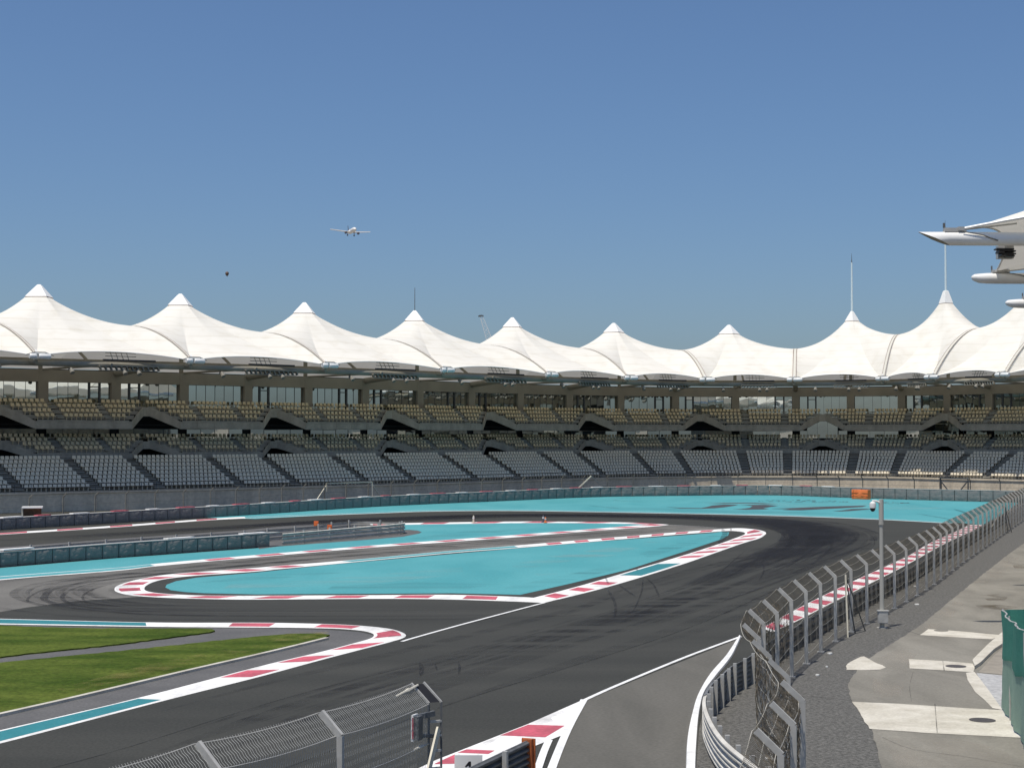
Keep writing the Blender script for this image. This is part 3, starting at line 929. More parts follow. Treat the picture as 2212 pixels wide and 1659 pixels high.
# -- railing in front of the lower seats
mb = MB()
for s in srange(SMIN, SMAX, 10):
    mb.bar(P(s, 3.45, 2.0), P(s, 3.45, 3.3), .05, .05)
for z in (2.9, 3.3):
    mb.tube([P(s, 3.45, z) for s in srange(SMIN, SMAX)], .03, 5)
mb.build("railing", M['rail_dark'], stand)

# -- seats
def seat_geo(mb, c, t, n, sc=1.0, m=None):
    """bucket seat at c, t along the row, n towards the back"""
    up = Vector((0, 0, 1))
    w, d = .225 * sc, .20 * sc
    b = c + up * .42 * sc
    # pan
    mb.hexa([b - t * w - n * d, b + t * w - n * d, b + t * w + n * d, b - t * w + n * d,
             b - t * w - n * d + up * .05, b + t * w - n * d + up * .05, b + t * w + n * d + up * .07, b - t * w + n * d + up * .07], m)
    # back, narrower at the top
    k = c + n * d * 1.05
    tw = w * .82
    mb.hexa([k - t * w + up * .47 * sc, k + t * w + up * .47 * sc, k + t * w + n * .06 + up * .47 * sc, k - t * w + n * .06 + up * .47 * sc,
             k - t * w + n * .05 + up * .74 * sc, k + t * w + n * .05 + up * .74 * sc, k + t * w + n * .11 + up * .74 * sc, k - t * w + n * .11 + up * .74 * sc], m)
    mb.hexa([k - t * w + n * .05 + up * .74 * sc, k + t * w + n * .05 + up * .74 * sc, k + t * w + n * .11 + up * .74 * sc, k - t * w + n * .11 + up * .74 * sc,
             k - t * tw + n * .07 + up * .86 * sc, k + t * tw + n * .07 + up * .86 * sc, k + t * tw + n * .12 + up * .86 * sc, k - t * tw + n * .12 + up * .86 * sc], m)
    # pedestal
    mb.box(c + up * .2 * sc + n * .1, t * .04, n * .05, up * .22 * sc, m)

def seat_row(a, b, p, z, pitch=.60):
    """seat places between stand positions a and b"""
    L = (P(b, p, 0) - P(a, p, 0)).length
    n = max(1, int(round(L / pitch)))
    out = []
    for i in range(n):
        s = a + (b - a) * (i + .5) / n
        c = P(s, p, z)
        t = (P(s + .01, p, 0) - P(s - .01, p, 0)).normalized()
        out.append((c, t, NS(s)))
    return out

aisle_x = [-330, -172, -18, 148, 283, 454, 573, 723, 827, 960, 1054, 1172, 1251, 1372, 1463, 1602, 1701, 1845, 1946, 2089, 2183, 2300]
ais = [find_s(x, LP + LD * 7, 6.1) for x in aisle_x]
low_seats = []
for a, b in zip(ais, ais[1:]):
    mid = (a + b) / 2
    L = (P(a, 9, 0) - P(b, 9, 0)).length
    h = .74 / L * (b - a)
    for i in range(ROWS):
        low_seats += seat_row(a + h, b - h, LP + .42 + LD * i, LZ + LR * i)
mbs = MB()
low_seats.sort(key=lambda q: q[0].y + abs(q[0].x) * .2 if abs(imx(q[0]) - W0 / 2) < W0 / 2 else 9999)
for q in low_seats[100:]:
    seat_geo(mbs, *q)
tag(mbs.build("seat_block", M['seat_white'], stand), kind='stuff')
for q in low_seats[:100]:
    mb = MB()
    seat_geo(mb, *q)
    mb.build("seat", M['seat_white'], stand)
# aisle steps
for a in ais:
    mb = MB()
    for i in range(ROWS * 2 - 1):
        p = LP - .1 + LD * (i / 2)
        z = LZ + LR * (i / 2) - .03
        c = P(a, p + .3, z)
        t = (P(a + .01, p, 0) - P(a - .01, p, 0)).normalized()
        mb.box(c, t * .70, NS(a) * .25, Vector((0, 0, .06)))
        if i % 3 == 1:
            mb.box(c + Vector((0, 0, .062)), t * .10, NS(a) * .06, Vector((0, 0, .01)), 1)
    mb.build("aisle_steps", [M['conc_grey'], M['dark']], stand)

# -- the two upper tiers with their stair notches
VX = [-250, 5, 327, 602, 852, 1066, 1278, 1516, 1775, 2035, 2330]
tiers = (("middle_tier", 13.7, 6.1, 6.86, 6.97, .517, 9.6, M['conc_grey']), ("upper_tier", 13.7, 9.98, 10.97, 11.14, .627, 13.7, M['balcony']))
up_seats = []
for name, p0, zb, zt, rz, rise, ztop, pm in tiers:
    VS = [find_s(x, p0 + 1.5, zt + 1.0) for x in VX]
    pan = MB()
    ter = MB()
    for a, b in zip(VS, VS[1:]):
        w = b - a
        e = .15 * w
        kz = 1.7 if name == "upper_tier" else 1.25
        def prof_at(s):
            k = 1.0 - min(1.0, max(0.0, (min(s - a, b - s) - .025 * w) / e))
            return p0 + 2.7 * k, zb + kz * k, zt + kz * k + .25 * (1 if k > .02 else 0)
        ss = [a, a + .025 * w] + [a + .025 * w + e * t for t in (.01, .34, .67, .99)] + srange(a + .025 * w + e, b - .025 * w - e, 16) + [b - .025 * w - e * t for t in (.99, .67, .34, .01)] + [b - .025 * w, b]
        rows = []
        for s in ss:
            p, z0, z1 = prof_at(s)
            rows.append([P(s, p + .35, z0 + .05), P(s, p, z0), P(s, p, z1), P(s, p + .14, z1), P(s, p + .14, z0 + .3)])
        pan.grid(rows)
        # panel joints of the straight balcony front
        s0, s1 = a + .025 * w + e, b - .025 * w - e
        for k in range(6):
            s = s0 + (s1 - s0) * k / 5
            pan.bar(P(s, p0 - .012, zb + .05), P(s, p0 - .012, zt - .04), .07, .03, NS(s))
        for z in (zb + .18, zt - .12):
            pan.tube([P(s, p0 - .01, z) for s in srange(s0, s1)], .028, 4)
        # balcony rail
        for s in srange(s0, s1, 9):
            pan.bar(P(s, p0 + .08, zt - .05), P(s, p0 + .08, zt + .32), .05, .05)
        pan.tube([P(s, p0 + .08, zt + .32) for s in srange(s0, s1)], .022, 4)
        # stepped floor (follows the notch)
        for i in range(4):
            fr = .175 * (3 - i) / 3 + .018
            aa, bb = a + w * fr, b - w * fr
            band(ter, aa, bb, [(p0 + .2 + .93 * i, rz + rise * i - (.5 if i else .3)), (p0 + .2 + .93 * i, rz + rise * i), (p0 + .2 + .93 * (i + 1), rz + rise * i)])
            cuts = [0.0, .355, .675, 1.0]
            for c0, c1 in zip(cuts, cuts[1:]):
                a0 = max(aa, a + w * c0 + (0.028 * w if c0 > 0 else 0) - .02 * (3 - i) * w * 0)
                b0 = min(bb, a + w * c1 - (0.028 * w if c1 < 1 else 0))
                up_seats += [(q, name) for q in seat_row(a0, b0, p0 + .2 + .93 * i + .5, rz + rise * i, .66)]
        for c0 in (.355, .675):
            for i in range(8):
                s = a + w * c0
                t = (P(s + .01, p0, 0) - P(s - .01, p0, 0)).normalized()
                ter.box(P(s, p0 + .35 + .465 * i, rz + rise * i / 2 - .02), t * .4, NS(s) * .22, (0, 0, .06))
    # floor behind the seats and soffit
    band(ter, SMIN, SMAX, [(p0 + 3.92, ztop - .95), (19.2, ztop - .95)])
    band(ter, SMIN, SMAX, [(p0 + 3.92, zb + .6), (19.2, zb + .6)])
    ter.build(name + "_floor", M['conc_grey'], stand)
    pan.build("balcony_front", pm, stand)
mbs = MB()
up_seats.sort(key=lambda q: q[0][0].y + abs(q[0][0].x) * .2 + (0 if q[1] == "upper_tier" else 30) if abs(imx(q[0][0]) - W0 / 2) < W0 / 2 else 9999)
for q, _ in up_seats[100:]:
    seat_geo(mbs, *q)
tag(mbs.build("balcony_seat_block", M['seat_sand'], stand), kind='stuff')
for q, _ in up_seats[:100]:
    mb = MB()
    seat_geo(mb, *q)
    mb.build("balcony_seat", M['seat_sand'], stand)

# -- back walls, lounge windows, columns
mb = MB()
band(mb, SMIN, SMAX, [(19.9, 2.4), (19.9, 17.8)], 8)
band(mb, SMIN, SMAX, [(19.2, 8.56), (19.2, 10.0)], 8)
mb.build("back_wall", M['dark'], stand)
mb = MB()
band(mb, SMIN, SMAX, [(18.6, 16.1), (18.6, 17.65), (19.6, 17.65), (19.6, 16.1), (18.6, 16.1)], 8)
mb.build("fascia", M['beige'], stand)
mb = MB()
for k in range(-1, 22):
    s = k * .5
    t = (P(s + .01, 17, 0) - P(s - .01, 17, 0)).normalized()
    if SMIN < s < SMAX:
        mb = MB()
        mb.box(P(s, 18.95, 14.36), t * .66, NS(s) * .46, (0, 0, 1.735))
        mb.box(P(s, 18.95, 16.9), t * .66, NS(s) * .38, (0, 0, .79))
        mb.build("column", M['beige'], stand)
rw = random.Random(21)
def window(s0, s1, z0, z1, p, panes, doors):
    f = MB()
    gl_ = MB()
    t = (P(s1, p, 0) - P(s0, p, 0)).normalized()
    n = NS((s0 + s1) / 2)
    for k in range(panes + 1):
        s = s0 + (s1 - s0) * k / panes
        f.box(P(s, p - .03, (z0 + z1) / 2), t * .016, n * .03, (0, 0, (z1 - z0) / 2))
    for z in (z0, z1):
        f.bar(P(s0, p - .03, z), P(s1, p - .03, z), .10, .07)
    for k in range(panes):
        a, b = s0 + (s1 - s0) * k / panes, s0 + (s1 - s0) * (k + 1) / panes
        y0, y1, tl = rw.uniform(-.004, .004), rw.uniform(-.004, .004), rw.uniform(-.006, .006)
        gl_.face([P(a, p + y0, z0), P(b, p + y1, z0), P(b, p + y1 + tl, z1), P(a, p + y0 + tl, z1)])
    for k in doors:
        a, b = s0 + (s1 - s0) * k / panes, s0 + (s1 - s0) * (k + 1) / panes
        for s in (a, b):
            f.box(P(s, p - .10, (z0 + z1) / 2 - .3), t * .13, n * .06, (0, 0, (z1 - z0) / 2 + .3))
        f.bar(P(a, p - .10, z1 - .55), P(b, p - .10, z1 - .55), .12, .12)
    w = f.build("window", M['rail_dark'], stand)
    gl_.build("pane", M['glass'], w)
for k in range(-2, 22):
    s0, s1 = k * .5, k * .5 + .5
    if s0 < SMIN or s1 > SMAX:
        continue
    L = (P(s1, 17, 0) - P(s0, 17, 0)).length
    m = .66 / L * .5
    window(s0 + m, s1 - m, 12.75, 16.1, 19.05, max(4, int(L / 1.5)), [1] if k % 2 == 0 else ([4] if k % 3 else []))
    window(s0 + m, s1 - m, 8.65, 10.05, 19.0, max(3, int(L / 2.2)), [])
# glazed lobby behind the stair notches on the right
for sx in (1775, 2035):
    s = find_s(sx, 15.4, 11.2)
    window(s - .14, s + .14, 8.7, 12.6, 17.9, 3, [])

# -- roof steel under the membrane
mb = MB()
ss = srange(SMIN, SMAX, 10)
mb.tube([P(s, 1.75, 17.72) for s in ss], .37, 10)
mb.tube([P(s, 6.6, 18.35) for s in ss], .22, 8)
mb.tube([P(s, 12.6, 18.1) for s in ss], .22, 8)
band(mb, SMIN, SMAX, [(2.2, 17.5), (2.2, 17.72), (5.8, 17.95), (5.8, 17.75), (2.2, 17.5)], 10)
mb.build("eave_beam", M['beam_grey'], stand, smooth=True, angle=50)
for k in range(-1, 22):
    s = k * .5
    if not SMIN < s < SMAX:
        continue
    mb = MB()
    if k % 2 == 0:
        mb.tube([P(s, .2, 17.8), P(s, 8.8, 18.0), P(s, 18.9, 17.36)], [.26, .40, .46], 8)
    else:
        mb.tube([P(s, 1.1, 17.72), P(s, 18.9, 17.7)], .16, 6)
        mb.tube([P(s, 6.6, 18.1), P(s, 19.4, 25.5)], .18, 6)
        mb.tube([P(s, 19.4, 17.6), P(s, 19.4, 26.8)], .30, 8)
    mb.build("roof_rafter", M['beam_grey'], stand, smooth=True, angle=50)
# gantries under the eave with sloping slots
for k in range(-1, 10):
    mb = MB()
    a, b = k + .42, k + .80
    for i in range(12):
        s = a + (b - a) * i / 11
        mb.bar(P(s, 1.2, 17.52), P(s + .012, 1.2, 17.08), .10, .45, NS(s))
    mb.bar(P(a, 1.2, 17.58), P(b, 1.2, 17.58), .5, .10)
    mb.bar(P(a, 1.2, 17.03), P(b, 1.2, 17.03), .5, .08)
    mb.bar(P(a + .02, 1.0, 18.26), P(b - .02, 1.0, 18.26), .35, .22, m=1)
    for i in range(4):
        s = a + .1 + .035 * i
        mb.bar(P(s, 1.6, 18.24), P(s, 2.4, 19.4), .06, .06)
    for z in (18.8, 19.2):
        mb.bar(P(a + .06, 2.0, z), P(a + .26, 2.0, z), .06, .08, m=2)
    mb.build("gantry", [M['beam_grey'], M['black'], M['conc_dark']], stand)

# -- tents
def qbez(a, b, c, t):
    return a * (1 - t) ** 2 + b * 2 * t * (1 - t) + c * t * t

def tent(parent, f0, n0, f1, n1, ze, saddle0, saddle1, peak, apex, cap_r, cap_h, top_r, depth=34.0, arch=15.0, name="tent_roof", seam_at=True, wide=False, scallop=1.3, rise=.85, rot=0.0, end_lin=None):
    """conical membrane between two seams; f0, f1 front clamps, n0, n1 directions of the seams"""
    root = bpy.data.objects.new(name, None)
    root.empty_display_size = .1
    COL.objects.link(root)
    root.parent = parent
    f0 = Vector((f0.x, f0.y, 0)); f1 = Vector((f1.x, f1.y, 0))
    def seam(f, n, zs):
        out = []
        for i in range(25):
            q = depth * i / 24
            z = ze + (zs - ze) * (1 - ((q - arch) / arch) ** 2 if q < arch else 1 - ((q - arch) / (depth - arch)) ** 2)
            v = f + n * q
            out.append(Vector((v.x, v.y, z)))
        return out
    s0, s1 = seam(f0, n0, saddle0), seam(f1, n1, saddle1)
    nm = (n0 + n1).normalized()
    NF = 20
    front = []
    for i in range(NF + 1):
        t = i / NF
        v = f0.lerp(f1, t) + nm * scallop * 4 * t * (1 - t)
        front.append(Vector((v.x, v.y, ze + rise * 4 * t * (1 - t))))
    back = []
    for i in range(NF + 1):
        t = i / NF
        v = s1[-1].lerp(s0[-1], t) - nm * scallop * 4 * t * (1 - t)
        back.append(Vector((v.x, v.y, ze + .4 * t * (1 - t))))
    loop = [(p, 'f') for p in front] + [(p, 's') for p in s1[1:]] + [(p, 'f') for p in back[1:]] + [(p, 'e') for p in list(reversed(s0))[1:-1]]
    zc = apex - cap_h
    K = 22
    # square collar with a corner to the front
    axis = math.atan2(-nm.y, -nm.x) + rot
    def ring(th, r):
        d = (th - axis + math.pi / 4) % (math.pi / 2) - math.pi / 4
        # square of half-diagonal r, corner at multiples of 90 degrees from the axis
        a = abs(d)
        rad = r / (math.cos(a) + math.sin(a))
        return Vector((peak.x + rad * math.cos(th), peak.y + rad * math.sin(th), 0))
    cols = []
    for q, kind in loop:
        th = math.atan2(q.y - peak.y, q.x - peak.x)
        r0 = ring(th, cap_r * .97)
        lin = .20 + .17 * (1 - min(1, max(0, (q.z - ze) / 4.5)))
        if end_lin and kind == 'e':
            lin = end_lin
        colp = []
        for k in range(K + 1):
            t = (k / K)
            gg = lin * (1 - t) + (1 - lin) * (1 - t) ** 2.15
            v = r0.lerp(Vector((q.x, q.y, 0)), t)
            colp.append(Vector((v.x, v.y, q.z + (zc - .06 - q.z) * gg)))
        cols.append(colp)
    mb = MB()
    mb.grid([[c[k] for c in cols] for k in range(K, -1, -1)], close=True)
    ob = mb.build("membrane", M['fabric'], root, smooth=True, angle=18)
    # rolled edge cable
    mb = MB()
    mb.tube([p + Vector((0, 0, -.03)) for p in front], .06, 5)
    mb.build("edge_cable", M['white_metal'], root)
    # cap
    mb = MB()
    def sq(r, z):
        return [Vector((peak.x + r * math.cos(axis + k * math.pi / 2), peak.y + r * math.sin(axis + k * math.pi / 2), z)) for k in range(4)]
    mb.grid([sq(cap_r, zc + .02), sq(top_r, apex - .06), sq(top_r * .6, apex)], close=True)
    mb.face(sq(top_r * .6, apex))
    mb.face(list(reversed(sq(cap_r, zc + .02))))
    mb.build("cap", M['cap'], root)
    mb = MB()
    mb.grid([sq(cap_r * .985, zc - .12), sq(cap_r * .985, zc + .02)], close=True)
    mb.build("collar", M['lace'], root)
    # lacing along the left seam
    if seam_at:
        mb = MB()
        t = (f1 - f0).normalized()
        hw = .30 if wide else .16
        up = Vector((0, 0, .05))
        for a, b in zip(s0[:14], s0[1:15]):
            for k in range(2):
                p, q = a.lerp(b, k / 2), a.lerp(b, k / 2 + .5)
                mb.face([p - t * hw + up, p + t * hw + up, q + t * hw + up, q - t * hw + up], 1)
                for e in (-hw, hw * .8):
                    for j in range(3):
                        u0, u1 = p.lerp(q, j / 3 + .04), p.lerp(q, j / 3 + .20)
                        mb.face([u0 + t * e + up * 1.5, u0 + t * (e + .14) + up * 1.5, u1 + t * (e + .14) + up * 1.5, u1 + t * e + up * 1.5], 0)
        mb.build("seam_lacing", [M['lace'], M['seam_pale']], root)
        # clamp with two white drums at the foot of the seam
        mb = MB()
        c = f0 - n0 * .62
        c.z = ze - .12
        for e, l, r in ((-.75, .42, .34), (.62, .72, .34)):
            mb.tube([c + t * (e - l), c + t * (e - l + .1), c + t * (e + l - .1), c + t * (e + l)], [r * .8, r, r, r * .8], 12)
        mb.bar(c - t * .9 + Vector((0, 0, .36)), c + t * 1.0 + Vector((0, 0, .36)), .3, .1)
        mb.tube([c - t * .2 + Vector((0, 0, .2)), c + n0 * .9 + Vector((0, 0, .75))], .11, 6)
        mb.tube([c + t * .3, c + n0 * 1.4 + Vector((0, 0, -.4))], .13, 6)
        mb.build("clamp", M['white_metal'], root, smooth=True, angle=40)
        mb = MB()
        mb.tube([c - t * 1.6 + Vector((0, 0, .15)), c - t * .6 + Vector((0, 0, .5)), c + t * .7 + Vector((0, 0, .5)), c + t * 1.7 + Vector((0, 0, .12))], .05, 5)
        mb.build("tie_cable", M['galv_dark'], root)
    # mast below
    return root, peak, apex

PX = {-1: None, 0: (85, 615), 1: (390, 635), 2: (658, 653.5), 3: (896, 671), 4: (1107, 686), 5: (1326, 698), 6: (1575, 702), 7: (1840.5, 672), 8: (2043, 628), 9: (2232, 600), 10: None}
SADX = {1: (270, 703), 2: (555, 717), 3: (815, 737), 4: (1030, 745), 5: (1250, 752), 6: (1470, 760), 7: (1704, 757), 8: (1938, 723), 9: (2115, 715)}
SADZ = {-1: 23.6, 0: 23.6, 1: 23.6, 2: 23.6, 3: 23.6, 4: 23.7, 5: 24.0, 6: 24.2, 7: 24.4, 8: 26.6, 9: 27.0, 10: 27.2, 11: 25.5}
ZE = 18.5
for m_ in range(-1, 11):
    f0, f1 = P(m_, 0, 0), P(m_ + 1, 0, 0)
    n0, n1 = NS(m_), NS(m_ + 1)
    mid = (f0 + f1) / 2 + (n0 + n1).normalized() * 19.8
    if PX.get(m_):
        v = atd(*PX[m_], mid.y)
        peak, apex = Vector((v.x, v.y, 0)), v.z
    else:
        peak, apex = mid, 29 if m_ < 5 else 33.5
    if m_ <= 6:
        cr_, ch, tr = 2.0, 1.65, .34
    elif m_ == 7:
        cr_, ch, tr = 1.27, 1.8, .27
    else:
        cr_, ch, tr = 1.2, 2.2, .46
    root, pk_, ap = tent(stand, f0, n0, f1, n1, ZE, SADZ[m_], SADZ[m_ + 1], peak, apex, cr_, ch, tr, wide=m_ >= 6, rot=0 if m_ < 6 else .2, depth=37.0, arch=16.5, scallop=1.45, rise=.85)
    if m_ == 3:
        mb = MB()
        mb.tube([(peak.x, peak.y, apex - .05), (peak.x, peak.y, apex + 3.6)], [.06, .04], 6)
        mb.build("antenna", M['galv_dark'], root)
    if m_ in (7, 8):
        h = 8.6 if m_ == 7 else 10.5
        mb = MB()
        mb.tube([(peak.x, peak.y, apex - .1), (peak.x, peak.y, apex + h)], [.19, .14], 10)
        mb.build("mast", M['mast'], root, smooth=True)
        mb = MB()
        mb.tube([(peak.x, peak.y, apex + h), (peak.x, peak.y, apex + h + .6), (peak.x, peak.y, apex + h + 1.6)], [.10, .05, .02], 6)
        mb.build("antenna", M['galv_dark'], root)

# -- floodlights hanging below the eave: one thing each
fl = MB()
fl.box((0, 0, -.35), (.16, 0, 0), (0, .20, 0), (0, 0, .14))
fl.tube([(0, -.05, -.30), (0, -.55, -.85)], [.20, .30], 8)
flm = fl.build("floodlight", M['far_post'])
tag(flm, "grey floodlight hanging below the roof edge of the far grandstand", "floodlight", "floodlights under the grandstand eave")
first = True
for k in range(-1, 11):
    for u in (.22, .60, .68):
        s = k + u + rw.uniform(-.03, .03)
        if not SMIN < s < SMAX:
            continue
        if first:
            o = flm
            first = False
        else:
            o = flm.copy()
            COL.objects.link(o)
        v = P(s, 1.3, 17.45)
        n = NS(s)
        o.location = v
        o.rotation_euler = (0, 0, math.atan2(n.y, n.x) - math.pi / 2)

# ================================================================== BARRIERS
def block_geo(w, d, h):
    """foam block with soft puckered faces"""
    mb = MB()
    nx, nz = 6, 5
    rb = random.Random(2)
    rows = []
    for i in range(nx + 1):
        r = []
        for j in range(nz + 1):
            ex = 1 - (2 * i / nx - 1) ** 6
            ez = 1 - (2 * j / nz - 1) ** 6
            dep = -.07 * ex * ez + rb.uniform(-.06, .06) * ex * ez
            r.append(Vector((-w / 2 + w * i / nx, dep, h * j / nz)))
        rows.append(r)
    mb.grid(rows)
    b = [Vector((-w / 2, d, 0)), Vector((w / 2, d, 0)), Vector((w / 2, d, h)), Vector((-w / 2, d, h))]
    mb.face([b[1], b[0], b[3], b[2]])
    f = [Vector((-w / 2, 0, 0)), Vector((w / 2, 0, 0)), Vector((w / 2, 0, h)), Vector((-w / 2, 0, h))]
    mb.face([f[3], f[2], b[2], b[3]])
    mb.face([f[0], f[3], b[3], b[0]])
    mb.face([f[1], b[1], b[2], f[2]])
    return mb

def barrier(root, path, pitch, hfun, side=1, maxn=100, m=M['block']):
    N = int(path.L / pitch)
    rest = MB()
    base = None
    for i in range(N):
        s = pitch * (i + .5)
        c, t = path.at(s), path.tan(s)
        n = Vector((-t.y, t.x, 0)) * side
        h = hfun(s / path.L)
        rot = Matrix(((t.x, n.x, 0), (t.y, n.y, 0), (0, 0, 1))).to_4x4()
        if base is None:
            base = block_geo(pitch * .955, .62, 1.0).build("block", m, root, smooth=True, angle=40)
            o = base
        elif i < maxn:
            o = base.copy()
            COL.objects.link(o)
            o.parent = root
        else:
            break
        o.matrix_local = Matrix.Translation((c.x, c.y, .02)) @ rot @ Matrix.Diagonal((random.choice((1, -1)), 1, h * random.uniform(.98, 1.02), 1))
    return N

outer_px = [(-260, 1167), (0, 1145.5), (250, 1130), (552, 1111.7), (826, 1094), (1104, 1081.7), (1278, 1074.2), (1428, 1071.6), (1656, 1070), (1832, 1075.5), (2008, 1081), (2144, 1084.6), (2330, 1090)]
po = Path(cr(gl(outer_px), 10))
fb = thing("crash_barrier", "long row of dark foam crash blocks round the outside of the far run-off", "crash barrier")
hf = lambda u: 1.05 + .25 * min(1, u / .5) + .25 * max(0, (u - .5) / .5)
s0 = po.near(g(-25, 1147.5))
po2 = Path([po.at(s0 + (po.L - s0) * i / 400) for i in range(401)])
barrier(fb, po2, po2.L / 99.5, hf, 1, 100)
mb = MB()
rows = []
for i in range(201):
    s = po2.L * i / 200
    c, t = po2.at(s), po2.tan(s)
    n = Vector((-t.y, t.x, 0))
    h = hf(i / 200) + .035
    rows.append([Vector((*(c - n * .03).xy, h)), Vector((*(c - n * .03).xy, h + .06)), Vector((*(c + n * .9).xy, h + .06)), Vector((*(c + n * .9).xy, h))])
mb.grid(rows, 0)
for i in range(62):
    s = po2.L * .80 * i / 62 + random.uniform(0, 1)
    c, t = po2.at(s), po2.tan(s)
    n = Vector((-t.y, t.x, 0))
    h = hf(s / po2.L) + .11
    if i % 2:
        mb.box((*(c + n * .35).xy, h + .03), t * random.uniform(.7, 1.3), n * .3, (0, 0, .05), 1 if i % 4 == 1 else 2)
mb.build("lit_capping", [M['galv'], M['white_paint'], M['red_paint']], fb)  # pale strip added to stand in for the sunlit tops along the row
# orange block in front of the far barrier
c = g(1857, 1078.5)
t = po.tan(po.near(c))
n = Vector((-t.y, t.x, 0))
ob = block_geo(2.66, .8, 1.36).build("orange_block", M['orange'], smooth=True, angle=40)
ob.matrix_world = Matrix.Translation((c.x, c.y, .02)) @ Matrix(((t.x, n.x, 0), (t.y, n.y, 0), (0, 0, 1))).to_4x4()
tag(ob, "bright orange foam block standing against the far grey crash barrier", "foam block")
mb = MB()
for z in (.45, .9):
    mb.box((0, -.06, z), (1.34, 0, 0), (0, .02, 0), (0, 0, .03))
mb.box((-1.0, -.06, .7), (.03, 0, 0), (0, .02, 0), (0, 0, .6))
st = mb.build("strap", M['rust'], ob)

inner_px = [(-120, 1236), (0, 1225.8), (250, 1205.5), (552, 1183.5), (604, 1179.5)]
pin = Path(cr(gl(inner_px), 10))
ib = thing("crash_barrier", "shorter row of dark foam crash blocks between two turquoise strips, left side", "crash barrier")
barrier(ib, pin, 1.5, lambda u: .95 + .12 * u, 1)
mb = MB()
rows = []
for i in range(61):
    s = pin.L * i / 60
    c, t = pin.at(s), pin.tan(s)
    n = Vector((-t.y, t.x, 0))
    h = .95 + .12 * i / 60 + .04
    rows.append([Vector((*(c - n * .02).xy, h)), Vector((*(c - n * .02).xy, h + .05)), Vector((*(c + n * .7).xy, h + .05)), Vector((*(c + n * .7).xy, h))])
mb.grid(rows)
for s in (6.2, 21, 28.5):
    c, t = pin.at(s), pin.tan(s)
    n = Vector((-t.y, t.x, 0))
    mb.box((*(c + n * .4).xy, 1.17), t * 1.3, n * .28, (0, 0, .05), 1)
mb.build("lit_capping", [M['galv'], M['white_paint']], ib)  # pale top strip paints the sunlit upper edge of these blocks

WPROF = [(0, 0), (.085, .05), (.085, .10), (.01, .14), (.01, .17), (.085, .21), (.085, .26), (0, .31)]
def rails(parent, path, zs, m, side=1, step=.5, s0=0, s1=None, hs=1.0):
    for z in zs:
        mb = MB()
        L = s1 or path.L
        N = max(2, int((L - s0) / step))
        rows = []
        for i in range(N + 1):
            s = s0 + (L - s0) * i / N
            c, t = path.at(s), path.tan(s)
            n = Vector((-t.y, t.x, 0)) * side
            f = [Vector((c.x, c.y, z + h * hs)) + n * d for d, h in WPROF]
            bk = [Vector((c.x, c.y, z + h * hs)) + n * (d - .02) for d, h in reversed(WPROF)]
            rows.append(f + bk)
        mb.grid(rows, close=True)
        mb.build("rail", m, parent, smooth=True, angle=30)

def loop_pts():
    pts = [(40, 1182.8), (334, 1161.5), (531, 1149), (568, 1145), (677, 1136.5), (723, 1129.5), (763, 1126), (803, 1126), (840, 1127.6), (860, 1129.6)]
    v = [g(x, y, 1.0) for x, y in pts]
    v += [g(*q) for q in ((872, 1150.5), (868, 1153.5), (820, 1158.5), (740, 1166), (660, 1173.5), (609, 1178.5))]
    return [Vector((p.x, p.y, 0)) for p in v]
pl_ = Path(cr(loop_pts(), 8))
nr = thing("guard_rail", "silver guard rail bent in a loop at the end of the inner crash barrier", "guard rail")
rails(nr, pl_, (.08, .42, .76), M['armco'], side=1, step=.6, hs=.80)
for k in range(int(pl_.L / 3.6)):
    s = 1 + 3.6 * k
    c, t = pl_.at(s), pl_.tan(s)
    n = Vector((-t.y, t.x, 0))
    mb = MB()
    mb.box((*(c - n * .10).xy, .58), t * .06, n * .07, (0, 0, .58))
    mb.build("post", M['galv'], nr)
for x, y, D, label in ((683, 1131, 143.5, "left of two orange lamp boxes by the guard rail loop, on thin post"), (712, 1139, 138.5, "right of two orange lamp boxes inside the guard rail loop, slightly nearer")):
    v = atd(x, y, D)
    r = thing("marshal_light", label, "signal light")
    mb = MB()
    mb.box(v, (.20, .02, 0), (0, .10, 0), (0, 0, .23))
    mb.box(v + Vector((0, -.11, .02)), (.15, 0, 0), (0, .012, 0), (0, 0, .16))
    mb.build("lamp_box", M['orange'], r)
    mb = MB()
    mb.tube([(v.x, v.y + .05, 0), (v.x, v.y + .05, v.z - .2)], .035, 6)
    mb.build("pole", M['galv'], r)

# small marker posts on the sliver kerb
def marker(x, y, h, label, m, r=.07):
    c = g(x, y)
    q = thing("marker_post", label, "marker post")
    mb = MB()
    mb.tube([c + Vector((0, 0, .02)), c + Vector((0, 0, .10)), c + Vector((0, 0, .12)), c + Vector((0, 0, h * .85)), c + Vector((0, 0, h))], [r * 2, r * 2, r, r * .8, r * .3], 8)
    mb.build("post", m, q)
    mb = MB()
    mb.tube([c + Vector((0, 0, h * .55)), c + Vector((0, 0, h * .75))], r * 1.05, 8)
    mb.build("reflector", M['white_metal'], q)
marker(1023, 1129.5, .80, "pale marker post with a white top on the back kerb of the run-off sliver", M['cream'], .10)
marker(1173.5, 1129, .80, "dark marker post beside the orange one on the sliver kerb", M['plane_dark'], .10)
marker(1178.3, 1129.5, .62, "orange and white marker post on the sliver kerb", M['orange'], .09)

